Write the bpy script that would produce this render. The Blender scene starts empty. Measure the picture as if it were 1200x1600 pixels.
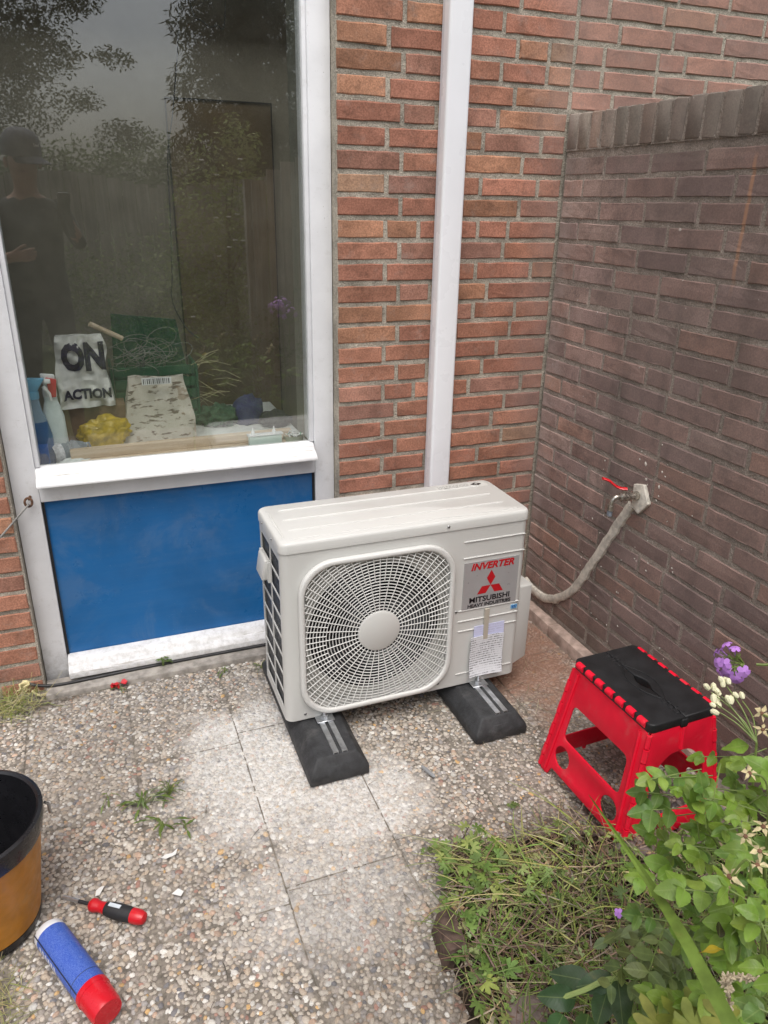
import bpy, bmesh, math, random
import numpy as np
from mathutils import Vector, Matrix, Euler, noise as mnoise
random.seed(7); np.random.seed(7)
S = bpy.context.scene; COL = S.collection; PI = math.pi
# ------------------------------------------------------------------ camera
cam = bpy.data.cameras.new('camera'); camo = bpy.data.objects.new('camera', cam); COL.objects.link(camo)
camo.location = (-1.5536, -2.3489, 1.5266); camo.rotation_euler = (1.17721, -0.01686, -0.36950)
cam.sensor_fit = 'VERTICAL'; cam.sensor_height = 36.0; cam.lens = 26.297; cam.clip_start = 0.02; cam.clip_end = 500
S.camera = camo
# ------------------------------------------------------------------ sky, sun, exposure
SUN_EL, SUN_AZ = math.radians(66), math.radians(198)
W = bpy.data.worlds.new('World'); S.world = W; W.use_nodes = True
n = W.node_tree.nodes; l = W.node_tree.links
bg = n['Background']; sk = n.new('ShaderNodeTexSky'); sk.sky_type = 'NISHITA'; sk.sun_disc = False
sk.sun_elevation = SUN_EL; sk.sun_rotation = SUN_AZ; sk.air_density = 1.0; sk.dust_density = 5.0; sk.ozone_density = 1.0
hs = n.new('ShaderNodeHueSaturation'); hs.inputs['Saturation'].default_value = 0.45
l.new(sk.outputs[0], hs.inputs['Color']); l.new(hs.outputs[0], bg.inputs[0]); bg.inputs[1].default_value = 0.15
sun = bpy.data.lights.new('sun', 'SUN'); sun.energy = 1.0; sun.angle = math.radians(50); sun.color = (1.0, 0.97, 0.93)
suno = bpy.data.objects.new('sun', sun); COL.objects.link(suno)
# the sun stands high behind the camera, over the garden
sd = Vector((math.sin(SUN_AZ) * math.cos(SUN_EL), math.cos(SUN_AZ) * math.cos(SUN_EL), math.sin(SUN_EL)))
suno.rotation_euler = sd.to_track_quat('Z', 'Y').to_euler()
S.view_settings.view_transform = 'Standard'; S.view_settings.look = 'None'; S.view_settings.exposure = 0.42
S.view_settings.gamma = 1.0; S.view_settings.use_curve_mapping = False
S.render.engine = 'CYCLES'; S.cycles.max_bounces = 8; S.cycles.transparent_max_bounces = 12
S.cycles.use_denoising = True
S.cycles.sample_clamp_indirect = 6.0

# ------------------------------------------------------------------ helpers
class NB:
    """small node-tree builder"""
    def __init__(s, name):
        s.m = bpy.data.materials.new(name); s.m.use_nodes = True
        s.n = s.m.node_tree.nodes; s.l = s.m.node_tree.links; s.b = s.n['Principled BSDF']; s.out = s.n['Material Output']
        s._p = None
    def node(s, t, **k):
        x = s.n.new(t)
        for a, b in k.items(): setattr(x, a, b)
        return x
    def set(s, sock, v):
        if isinstance(v, bpy.types.NodeSocket): s.l.new(v, sock)
        elif v is not None: sock.default_value = (*v, 1) if isinstance(v, tuple) and len(v) == 3 and sock.type == 'RGBA' else v
    def pos(s):
        if s._p is None: s._p = s.node('ShaderNodeNewGeometry').outputs['Position']
        return s._p
    def objc(s): return s.node('ShaderNodeTexCoord').outputs['Object']
    def noise(s, scale, detail=4, rough=.55, co=None, dist=0):
        x = s.node('ShaderNodeTexNoise'); x.inputs['Scale'].default_value = scale; x.inputs['Detail'].default_value = detail
        x.inputs['Roughness'].default_value = rough; x.inputs['Distortion'].default_value = dist
        s.l.new(co or s.pos(), x.inputs['Vector']); return x.outputs['Fac']
    def ramp(s, fac, a, b, lo=0., hi=1.):
        x = s.node('ShaderNodeMapRange', interpolation_type='SMOOTHSTEP'); s.set(x.inputs[0], fac)
        for i, v in zip((1, 2, 3, 4), (a, b, lo, hi)): x.inputs[i].default_value = v
        return x.outputs[0]
    def math(s, op, a, b=None, c=None):
        x = s.node('ShaderNodeMath', operation=op); s.set(x.inputs[0], a); s.set(x.inputs[1], b)
        if c is not None: s.set(x.inputs[2], c)
        return x.outputs[0]
    def mix(s, f, a, b, mode='MIX'):
        x = s.node('ShaderNodeMix', data_type='RGBA', blend_type=mode); s.set(x.inputs[0], f); s.set(x.inputs[6], a); s.set(x.inputs[7], b)
        return x.outputs[2]
    def scalecol(s, c, v): return s.mix(1., c, s.comb(v), 'MULTIPLY')
    def comb(s, v):
        x = s.node('ShaderNodeCombineColor')
        for i in range(3): s.set(x.inputs[i], v)
        return x.outputs[0]
    def sep(s, v):
        x = s.node('ShaderNodeSeparateXYZ'); s.set(x.inputs[0], v); return x.outputs
    def bump(s, h, strength=.4, dist=.002):
        x = s.node('ShaderNodeBump'); x.inputs['Strength'].default_value = strength; x.inputs['Distance'].default_value = dist
        s.set(x.inputs['Height'], h); s.l.new(x.outputs[0], s.b.inputs['Normal'])
    def info(s, o='Color'): return s.node('ShaderNodeObjectInfo').outputs[o]
    def attr(s, name): return s.node('ShaderNodeAttribute', attribute_name=name).outputs['Color']
    def blob(s, x, y, rx, ry):
        """0..1 mask round a point of the ground plane"""
        p = s.sep(s.pos())
        a = s.math('DIVIDE', s.math('SUBTRACT', p[0], x), rx); b = s.math('DIVIDE', s.math('SUBTRACT', p[1], y), ry)
        d = s.math('SQRT', s.math('ADD', s.math('MULTIPLY', a, a), s.math('MULTIPLY', b, b)))
        d = s.math('ADD', d, s.math('MULTIPLY', s.math('SUBTRACT', s.noise(9, 5, .65), .5), 1.6))
        return s.ramp(d, 1.05, .35)
    def fin(s, col, rough=.6, metal=0., spec=.5, **k):
        s.set(s.b.inputs['Base Color'], col); s.set(s.b.inputs['Roughness'], rough); s.set(s.b.inputs['Metallic'], metal)
        s.b.inputs['Specular IOR Level'].default_value = spec
        for a, v in k.items(): s.set(s.b.inputs[a.replace('_', ' ')], v)
        return s.m
def simple(name, col, rough=.5, metal=0., var=.12, vs=18., bump=0., bs=120., spec=.5, dirt=0., dcol=(.18, .16, .13), ds=14., **k):
    m = NB(name); f = m.ramp(m.noise(vs), .3, .7, 1 - var, 1 + var); c = m.scalecol(col, f)
    if dirt: c = m.mix(m.ramp(m.noise(ds, 6, .7), .52, .72, 0, dirt), c, dcol)
    r = m.ramp(m.noise(vs * 2.3), .3, .7, max(0, rough - .08), min(1, rough + .1))
    if bump: m.bump(m.noise(bs, 5, .6), bump, .0015)
    return m.fin(c, r, metal, spec, **k)

class MB:
    """collects shapes in world or local coordinates into ONE mesh"""
    def __init__(s): s.v = []; s.f = []; s.mi = []; s.cur = 0
    def add(s, v, f):
        o = len(s.v); s.v += [tuple(x) for x in v]; s.f += [tuple(i + o for i in q) for q in f]; s.mi += [s.cur] * len(f); return s
    def box(s, x0, x1, y0, y1, z0, z1):
        v = [(x, y, z) for z in (z0, z1) for y in (y0, y1) for x in (x0, x1)]
        return s.add(v, [(0, 2, 3, 1), (4, 5, 7, 6), (0, 1, 5, 4), (2, 6, 7, 3), (0, 4, 6, 2), (1, 3, 7, 5)])
    def hexa(s, b, t):
        return s.add(list(b) + list(t), [(3, 2, 1, 0), (4, 5, 6, 7), (0, 1, 5, 4), (1, 2, 6, 5), (2, 3, 7, 6), (3, 0, 4, 7)])
    def tube(s, pts, r, n=8, cap=True, up=None):
        pts = [Vector(p) for p in pts]; m = len(pts); rs = r if isinstance(r, (list, tuple)) else [r] * m
        d0 = (pts[1] - pts[0]).normalized(); u = Vector(up) if up else (Vector((0, 0, 1)) if abs(d0.z) < .9 else Vector((1, 0, 0)))
        V = []
        for i, p in enumerate(pts):
            d = (pts[min(i + 1, m - 1)] - pts[max(i - 1, 0)]).normalized(); u = (u - d * u.dot(d))
            u = u.normalized() if u.length > 1e-6 else d.orthogonal().normalized(); w = d.cross(u)
            for k in range(n):
                a = 2 * PI * k / n; V.append(p + (u * math.cos(a) + w * math.sin(a)) * rs[i])
        F = [(i * n + k, i * n + (k + 1) % n, (i + 1) * n + (k + 1) % n, (i + 1) * n + k) for i in range(m - 1) for k in range(n)]
        if cap: F += [tuple(range(n - 1, -1, -1)), tuple((m - 1) * n + k for k in range(n))]
        return s.add(V, F)
    def lathe(s, prof, n=24, M=None, cap=True):
        V = []; m = len(prof)
        for r, z in prof:
            for k in range(n): a = 2 * PI * k / n; V.append(Vector((r * math.cos(a), r * math.sin(a), z)))
        if M is not None: V = [M @ v for v in V]
        F = [(i * n + k, i * n + (k + 1) % n, (i + 1) * n + (k + 1) % n, (i + 1) * n + k) for i in range(m - 1) for k in range(n)]
        if cap: F += [tuple(range(n - 1, -1, -1)), tuple((m - 1) * n + k for k in range(n))]
        return s.add(V, F)
    def loft(s, rings, closed=True, cap=True):
        n = len(rings[0]); V = [p for r in rings for p in r]; m = len(rings)
        F = [(i * n + k, i * n + (k + 1) % n, (i + 1) * n + (k + 1) % n, (i + 1) * n + k) for i in range(m - 1) for k in range(n if closed else n - 1)]
        if cap: F += [tuple(range(n - 1, -1, -1)), tuple((m - 1) * n + k for k in range(n))]
        return s.add(V, F)
    def mesh(s, name, mats, bevel=0, seg=2, smooth=False, angle=30):
        me = bpy.data.meshes.new(name); me.from_pydata(s.v, [], s.f)
        for m in (mats if isinstance(mats, (list, tuple)) else [mats]): me.materials.append(m)
        if any(s.mi): me.polygons.foreach_set('material_index', s.mi)
        bm = bmesh.new(); bm.from_mesh(me)
        bmesh.ops.recalc_face_normals(bm, faces=bm.faces)
        if bevel:
            ed = [e for e in bm.edges if len(e.link_faces) == 2 and e.calc_face_angle(0) > math.radians(angle)]
            bmesh.ops.bevel(bm, geom=ed, offset=bevel, segments=seg, profile=.5, affect='EDGES', clamp_overlap=True)
        if smooth or bevel:
            for f in bm.faces: f.smooth = True
            lim = math.radians(40)
            for e in bm.edges:
                if len(e.link_faces) == 2 and e.calc_face_angle(0) > lim: e.smooth = False
        bm.to_mesh(me); bm.free(); me.update(); return me
    def obj(s, name, mats, parent=None, bevel=0, seg=2, smooth=False, **k):
        return link(name, s.mesh(name, mats, bevel, seg, smooth), parent, **k)
def link(name, me, parent=None, loc=None, rot=None, world=True, **k):
    """one object; children given in world coordinates keep them whatever the parent's place"""
    o = bpy.data.objects.new(name, me); COL.objects.link(o)
    if loc is not None: o.location = loc
    if rot is not None: o.rotation_euler = rot
    if parent is not None:
        o.parent = parent
        if world: o.matrix_parent_inverse = wm(parent).inverted()
    for a, b in k.items():
        if b is not None: o[a] = b
    return o
def wm(o):
    m = Matrix.LocRotScale(o.location, o.rotation_euler, o.scale)
    if o.parent is None: return m
    return wm(o.parent) @ o.matrix_parent_inverse @ m
def thing(name, label, category, loc=(0, 0, 0), rotz=0., group=None):
    return link(name, None, None, loc, (0, 0, rotz), label=label, category=category, group=group)
def copy_tree(o, parent=None):
    c = o.copy(); COL.objects.link(c); c.parent = parent
    for ch in list(o.children): copy_tree(ch, c)
    return c
def plate(loops, t, name='plate', bevel=0, res=2):
    """flat plate with holes: loops of 2-D points, thickness t along +z, as a mesh"""
    cu = bpy.data.curves.new(name, 'CURVE'); cu.dimensions = '2D'; cu.fill_mode = 'BOTH'; cu.extrude = t / 2 - bevel
    cu.bevel_depth = bevel; cu.bevel_resolution = res; cu.offset = -bevel
    for lp in loops:
        sp = cu.splines.new('POLY'); sp.points.add(len(lp) - 1)
        for q, p in zip(sp.points, lp): q.co = (p[0], p[1], 0, 1)
        sp.use_cyclic_u = True
    o = bpy.data.objects.new('tmp', cu); COL.objects.link(o)
    dg = bpy.context.evaluated_depsgraph_get(); dg.update()
    me = bpy.data.meshes.new_from_object(o.evaluated_get(dg)); bpy.data.objects.remove(o); bpy.data.curves.remove(cu)
    me.name = name; return me
def xf(me, M, mats=None, weld=True):
    me.transform(M)
    bm = bmesh.new(); bm.from_mesh(me)
    if weld: bmesh.ops.remove_doubles(bm, verts=bm.verts, dist=1e-5)
    bmesh.ops.recalc_face_normals(bm, faces=bm.faces)
    for f in bm.faces: f.smooth = True
    for e in bm.edges:
        if len(e.link_faces) == 2 and e.calc_face_angle(0) > .6: e.smooth = False
    bm.to_mesh(me); bm.free()
    if mats is not None:
        me.materials.clear(); me.materials.append(mats)
    return me
def rrect(x0, x1, y0, y1, r, n=6):
    P = []
    for cx, cy, a0 in ((x1 - r, y1 - r, 0), (x0 + r, y1 - r, 90), (x0 + r, y0 + r, 180), (x1 - r, y0 + r, 270)):
        for k in range(n + 1): a = math.radians(a0 + 90 * k / n); P.append((cx + r * math.cos(a), cy + r * math.sin(a)))
    return P
def circ(x, y, r, n=28): return [(x + r * math.cos(2 * PI * k / n), y + r * math.sin(2 * PI * k / n)) for k in range(n)]
def rpoly(P, r, n=4):
    """polygon with rounded corners"""
    out = []; m = len(P)
    for i in range(m):
        a, b, c = (Vector(P[i - 1]), Vector(P[i]), Vector(P[(i + 1) % m])); u = (a - b).normalized(); w = (c - b).normalized()
        rr = min(r, .45 * (a - b).length, .45 * (c - b).length); p, q = b + u * rr, b + w * rr
        for k in range(n + 1):
            t = k / n; out.append(tuple((1 - t) ** 2 * p + 2 * t * (1 - t) * b + t * t * q))
    return out
def boolean(o, cutters):
    tmp = []
    for c in cutters:
        t = bpy.data.objects.new('cut', c.mesh('cut', []) if isinstance(c, MB) else c); COL.objects.link(t); tmp.append(t)
        m = o.modifiers.new('b', 'BOOLEAN'); m.object = t; m.operation = 'DIFFERENCE'; m.solver = 'EXACT'
    dg = bpy.context.evaluated_depsgraph_get(); dg.update()
    me = bpy.data.meshes.new_from_object(o.evaluated_get(dg)); o.modifiers.clear(); o.data = me
    for t in tmp: bpy.data.objects.remove(t)
    return o
def text(s, size, mat, M, name, parent, shear=0, offset=0., extrude=.0003, align='CENTER', sx=1.):
    cu = bpy.data.curves.new(name, 'FONT'); cu.body = s; cu.size = size; cu.shear = shear; cu.offset = offset; cu.extrude = extrude
    cu.align_x = align; cu.align_y = 'CENTER'; cu.resolution_u = 3
    o = bpy.data.objects.new('tmp', cu); COL.objects.link(o)
    dg = bpy.context.evaluated_depsgraph_get(); dg.update()
    me = bpy.data.meshes.new_from_object(o.evaluated_get(dg)); bpy.data.objects.remove(o); bpy.data.curves.remove(cu)
    me.transform(M @ Matrix.Diagonal((sx, 1, 1, 1))); me.materials.clear(); me.materials.append(mat); me.name = name
    return link(name, me, parent)
def srgb(r, g, b): return tuple(((c / 255) / 12.92 if c <= 10 else ((c / 255 + .055) / 1.055) ** 2.4) for c in (r, g, b))
UPF = Matrix.Rotation(PI / 2, 4, 'X')      # local xy -> world xz, facing -y
def wallM(x, y, z): return Matrix.Translation((x, y, z)) @ UPF
# ------------------------------------------------------------------ materials of the setting
def streaks(m, c):
    """old run marks down the garden wall: dark drips and one rusty trickle"""
    st = m.node('ShaderNodeMapping'); st.inputs['Scale'].default_value = (1, 7.5, .75); m.l.new(m.pos(), st.inputs[0]); p = m.sep(m.pos())
    c = m.mix(m.ramp(m.noise(1., 4, .6, st.outputs[0]), .52, .72, 0, .34), c, (.085, .074, .066))
    q = m.math('ABSOLUTE', m.math('ADD', m.math('ADD', p[1], .815), m.math('MULTIPLY', m.math('SUBTRACT', m.noise(9, 3), .5), .02)))
    k = m.math('MULTIPLY', m.ramp(q, .009, .002), m.math('MULTIPLY', m.ramp(p[2], 1.30, 1.42), m.ramp(p[2], 1.66, 1.62)))
    return m.mix(m.math('MULTIPLY', k, .6), c, (.50, .27, .16))
def brick_mat(name, side):
    m = NB(name); base = m.info('Color'); rnd = m.info('Random')
    co = m.node('ShaderNodeVectorMath', operation='ADD'); m.l.new(m.pos(), co.inputs[0]); m.l.new(m.comb(m.math('MULTIPLY', rnd, 37.)), co.inputs[1]); co = co.outputs[0]
    c = m.scalecol(base, m.ramp(m.noise(7, 3, .6, co), .3, .7, .78, 1.22))
    c = m.mix(m.ramp(m.noise(24, 5, .65, co), .50, .68, 0, .35), c, (.13, .075, .055) if not side else (.10, .08, .075))       # burnt blotches
    c = m.scalecol(c, m.ramp(m.noise(210, 3, .7, co), .3, .72, .72, 1.25))                        # sandy grain
    c = m.mix(m.ramp(m.noise(13, 6, .75), .52, .76, 0, .42 if not side else .3), c, (.40, .33, .29))   # pale bloom
    c = m.mix(m.ramp(m.noise(420, 2, .5), .70, .78, 0, .5), c, (.5, .45, .4))
    p = m.sep(m.pos())
    if side:
        d = m.math('ADD', p[1], m.math('MULTIPLY', m.math('SUBTRACT', m.noise(3.2, 5, .7), .5), .9))
        c = m.mix(m.ramp(d, -.05, -.5, 0, .58), c, (.168, .131, .122))                           # grime away from the house
        g = m.math('SUBTRACT', p[2], m.math('MULTIPLY', m.math('SUBTRACT', m.noise(5, 5, .7), .5), .5))
        c = m.mix(m.ramp(g, .22, -.08, 0, .55), c, (.085, .085, .06))                             # green-brown foot
        t = m.math('ADD', p[2], m.math('MULTIPLY', m.math('SUBTRACT', m.noise(7, 5, .7), .5), .25))
        c = m.mix(m.ramp(t, 1.60, 1.75, 0, .35), c, (.14, .14, .115))                             # algae under the coping
        c = m.mix(m.ramp(m.noise(46, 3, .5), .71, .76, 0, .55), c, (.62, .60, .55))               # mortar specks
        e = m.math('ADD', p[1], m.math('MULTIPLY', m.math('SUBTRACT', m.noise(11, 5, .75), .5), .45)); c = m.mix(m.ramp(e, -.16, .03, 0, .5), c, (.44, .37, .34))   # pale bloom in the corner
        c = streaks(m, c)
    else:
        d = m.math('ADD', p[0], m.math('MULTIPLY', m.math('SUBTRACT', m.noise(6, 5, .7), .5), .35))
        c = m.mix(m.ramp(d, -.20, .02, 0, .40), c, (.36, .28, .26))                               # bloom by the corner
    h = m.math('ADD', m.math('MULTIPLY', m.noise(60, 4, .6, co), .7), m.math('MULTIPLY', m.noise(300, 3, .6, co), .5))
    m.bump(h, .6, .0022); return m.fin(c, .92, 0, .15)
def mortar_mat(name, col, side):
    m = NB(name); c = m.scalecol(col, m.ramp(m.noise(9, 4, .6), .3, .7, .72, 1.2)); c = m.scalecol(c, m.ramp(m.noise(260, 3, .7), .3, .7, .6, 1.35))
    c = m.mix(m.ramp(m.noise(17, 6, .7), .55, .72, 0, .5), c, (.12, .11, .09))
    if side:
        p = m.sep(m.pos()); d = m.math('ADD', p[1], m.math('MULTIPLY', m.math('SUBTRACT', m.noise(3.2, 5, .7), .5), .9))
        c = m.mix(m.ramp(d, -.05, -.5, 0, .40), c, (.205, .172, .145))
    if side: c = streaks(m, c)
    m.bump(m.math('ADD', m.noise(150, 4, .7), m.math('MULTIPLY', m.noise(35, 3, .6), 1.2)), 1., .006); return m.fin(c, .95, 0, .15)
M_BRICK = brick_mat('facade_brick', False); M_SBRICK = brick_mat('garden_wall_brick', True)
M_MORT = mortar_mat('mortar_facade', (.46, .415, .345), False); M_SMORT = mortar_mat('mortar_garden_wall', (.40, .345, .30), True)
def far_brick():
    m = NB('brickwork_far'); t = m.node('ShaderNodeTexBrick'); t.offset = .5
    mp = m.node('ShaderNodeCombineXYZ'); p = m.sep(m.pos()); m.l.new(m.math('ADD', p[0], p[1]), mp.inputs[0]); m.l.new(p[2], mp.inputs[1]); m.l.new(mp.outputs[0], t.inputs['Vector'])
    for a, b in (('Scale', 1.), ('Brick Width', .215), ('Row Height', .0654), ('Mortar Size', .007)): t.inputs[a].default_value = b
    m.set(t.inputs['Color1'], (.36, .15, .095)); m.set(t.inputs['Color2'], (.26, .115, .08)); m.set(t.inputs['Mortar'], (.3, .27, .22))
    return m.fin(m.scalecol(t.outputs[0], m.ramp(m.noise(30, 4), .3, .7, .8, 1.2)), .9)
M_FARB = far_brick()

def stone_mat(name, grout):
    """dusty aggregate: cement between pebbles, or the pebbles themselves"""
    m = NB(name)
    if grout: c = m.scalecol((.215, .190, .160), m.ramp(m.noise(60, 4, .7), .3, .7, .55, 1.35)); 
    else:
        c = m.scalecol(m.attr('col'), m.ramp(m.noise(300, 3, .6), .3, .7, .84, 1.14)); c = m.mix(m.ramp(m.noise(11, 5, .7), .45, .7, 0, .35), c, (.27, .235, .195))
    dust = m.math('MAXIMUM', m.blob(-1.22, -.62, .33, .42), m.math('MULTIPLY', m.blob(-1.02, -.82, .26, .22), .95)); dust = m.math('MAXIMUM', dust, m.math('MULTIPLY', m.blob(-1.18, -1.08, .30, .26), .55))
    dust = m.math('MULTIPLY', dust, m.ramp(m.noise(75, 4, .7), .32, .62, .35, 1.))
    c = m.mix(m.math('MULTIPLY', dust, .97 if grout else .62), c, (.70, .69, .67))
    red = m.math('MULTIPLY', m.blob(-.27, -.33, .34, .46), .8)
    c = m.mix(red, c, (.30, .165, .115))
    earth = m.math('MAXIMUM', m.blob(-.86, -1.52, .24, .30), m.math('MAXIMUM', m.blob(-.45, -1.13, .36, .11), m.blob(-.80, -1.32, .2, .3))); earth = m.math('MAXIMUM', earth, m.math('MULTIPLY', m.blob(-1.9, -.05, .24, .1), .9))
    c = m.mix(m.math('MULTIPLY', earth, .82 if grout else .68), c, (.075, .06, .045))
    m.bump(m.noise(500, 3, .6), .25, .001); return m.fin(c, .72, 0, .3)
M_GROUT = stone_mat('aggregate_cement', True); M_PEB = stone_mat('river_pebbles', False)
def soil_mat():
    m = NB('dark_soil'); c = m.scalecol((.055, .042, .030), m.ramp(m.noise(30, 6, .7), .3, .7, .5, 1.6)); c = m.mix(m.ramp(m.noise(160, 3, .6), .58, .7, 0, .5), c, (.19, .16, .12))
    m.bump(m.math('ADD', m.noise(40, 6, .7), m.math('MULTIPLY', m.noise(200, 4, .7), .5)), 1., .02); return m.fin(c, .95, 0, .15)
M_SOIL = soil_mat(); M_JOINT = simple('joint_sand', (.205, .180, .148), .95, var=.4, vs=60, bump=1., bs=260, dirt=.75, ds=7., dcol=(.045, .050, .022))
def lawn_mat():
    m = NB('lawn'); c = m.mix(m.noise(3, 6, .7), (.045, .075, .02), (.10, .12, .04)); m.bump(m.noise(60, 5), 1., .03); return m.fin(c, .95)
def paint_mat(name, col, chip=.0, rough=.35):
    m = NB(name); c = m.scalecol(col, m.ramp(m.noise(8, 4), .3, .7, .94, 1.04)); c = m.mix(m.ramp(m.noise(22, 6, .75), .54, .76, 0, .30), c, (.42, .40, .36))
    p = m.sep(m.pos())
    low = m.ramp(m.math('ADD', p[2], m.math('MULTIPLY', m.math('SUBTRACT', m.noise(40, 5, .75), .5), .5)), .14, -.08, 0, .55); c = m.mix(low, c, (.30, .28, .24))
    c = m.mix(m.ramp(m.noise(190, 2, .5), .72, .78, 0, .6), c, (.30, .29, .26))
    if chip:
        st = m.node('ShaderNodeMapping'); st.inputs['Scale'].default_value = (5, 60, 90); m.l.new(m.pos(), st.inputs[0])
        k = m.ramp(m.noise(1., 5, .65, st.outputs[0]), .63, .65, 0, chip); c = m.mix(k, c, (.34, .31, .27)); m.bump(m.math('SUBTRACT', m.noise(90, 3), k), .4, .002)
    else: m.bump(m.noise(45, 4, .6), .12, .002)
    return m.fin(c, rough, 0, .5)
M_WHITE = paint_mat('white_paint', (.815, .82, .84)); M_CHIP = paint_mat('worn_white_paint', (.74, .74, .745), .7, .5)
def panel_mat():
    m = NB('blue_panel_paint'); c = m.scalecol((.012, .122, .335), m.ramp(m.noise(5, 4), .3, .7, .88, 1.1))
    st = m.node('ShaderNodeMapping'); st.inputs['Scale'].default_value = (1, 1, 18); m.l.new(m.pos(), st.inputs[0])
    c = m.mix(m.ramp(m.noise(4, 5, .65, st.outputs[0]), .35, .8, 0, .05), c, (.24, .29, .36))
    c = m.mix(m.ramp(m.noise(4.2, 6, .7, dist=.6), .50, .66, 0, .15), c, (.22, .27, .33)); c = m.mix(m.ramp(m.noise(330, 2, .5), .74, .78, 0, .5), c, (.5, .5, .5))
    return m.fin(c, m.ramp(m.noise(6, 5, .7), .35, .7, .25, .55), 0, .35)
M_BLUE = panel_mat()
def glass_mat():
    m = NB('window_glass'); m.n.remove(m.b); tr = m.node('ShaderNodeBsdfTransparent'); tr.inputs[0].default_value = (.97, .985, .975, 1); gl = m.node('ShaderNodeBsdfGlossy')
    gl.inputs['Roughness'].default_value = 0.0; gl.inputs[0].default_value = (1, 1, 1, 1)
    ge = m.node('ShaderNodeNewGeometry'); dp = m.node('ShaderNodeVectorMath', operation='DOT_PRODUCT'); m.l.new(ge.outputs['Incoming'], dp.inputs[0]); m.l.new(ge.outputs['Normal'], dp.inputs[1])
    om = m.math('SUBTRACT', 1., m.math('MINIMUM', m.math('ABSOLUTE', dp.outputs['Value']), 1.)); fac = m.math('ADD', .105, m.math('MULTIPLY', m.math('POWER', om, 5.), .895))
    mx = m.node('ShaderNodeMixShader'); m.l.new(fac, mx.inputs[0]); m.l.new(tr.outputs[0], mx.inputs[1]); m.l.new(gl.outputs[0], mx.inputs[2])
    dust = m.node('ShaderNodeBsdfDiffuse'); dust.inputs[0].default_value = (.60, .60, .52, 1); m2 = m.node('ShaderNodeMixShader')
    m.l.new(m.ramp(m.noise(5, 6, .7), .3, .8, .012, .038), m2.inputs[0]); m.l.new(mx.outputs[0], m2.inputs[1]); m.l.new(dust.outputs[0], m2.inputs[2]); m.l.new(m2.outputs[0], m.out.inputs[0]); return m.m
M_GLASS = glass_mat()
M_CONC = simple('weathered_concrete', (.30, .275, .245), .9, var=.3, vs=30, bump=.8, bs=160, dirt=.5); M_PINKC = simple('pinkish_concrete', (.44, .335, .285), .9, var=.28, vs=22, bump=.8, bs=150, dirt=.55, dcol=(.2, .16, .13))

# ------------------------------------------------------------------ ground and paving
def gridmesh(x0, x1, y0, y1, nx, ny, fz):
    V = [(x0 + (x1 - x0) * i / nx, y0 + (y1 - y0) * j / ny, 0) for j in range(ny + 1) for i in range(nx + 1)]
    V = [(x, y, fz(x, y)) for x, y, _ in V]
    return V, [(j * (nx + 1) + i, j * (nx + 1) + i + 1, (j + 1) * (nx + 1) + i + 1, (j + 1) * (nx + 1) + i) for j in range(ny) for i in range(nx)]
b = MB(); b.add([(-90, -90, -.05), (90, -90, -.05), (90, 90, -.05), (-90, 90, -.05)], [(0, 1, 2, 3)]); b.obj('ground', lawn_mat(), kind='structure')
patio = link('patio', MB().box(-3.0, .0, -2.9, .02, -.045, -.0066).mesh('patio', M_JOINT), kind='structure')
BED = [(-.87, -1.09), (-.55, -1.15), (-.40, -1.235), (.0, -1.235), (.0, -2.4), (-1.04, -2.4), (-1.02, -1.55), (-.985, -1.36), (-.90, -1.22)]
def inbed(x, y):
    c = False; n_ = len(BED)
    for i in range(n_):
        (xa, ya), (xb, yb) = BED[i], BED[i - 1]
        if (ya > y) != (yb > y) and x < (xb - xa) * (y - ya) / (yb - ya) + xa: c = not c
    return c
PCOL = [((.50, .455, .395), 5), ((.44, .39, .33), 6), ((.36, .32, .28), 5), ((.44, .36, .28), 3), ((.60, .58, .54), 3), ((.33, .31, .295), 3), ((.46, .33, .25), 1.4), ((.17, .165, .17), .7), ((.52, .34, .16), .45), ((.34, .20, .16), .5)]
PC = np.array([c for c, w in PCOL]); PW = np.array([w for c, w in PCOL]); PW = PW / PW.sum()
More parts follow.
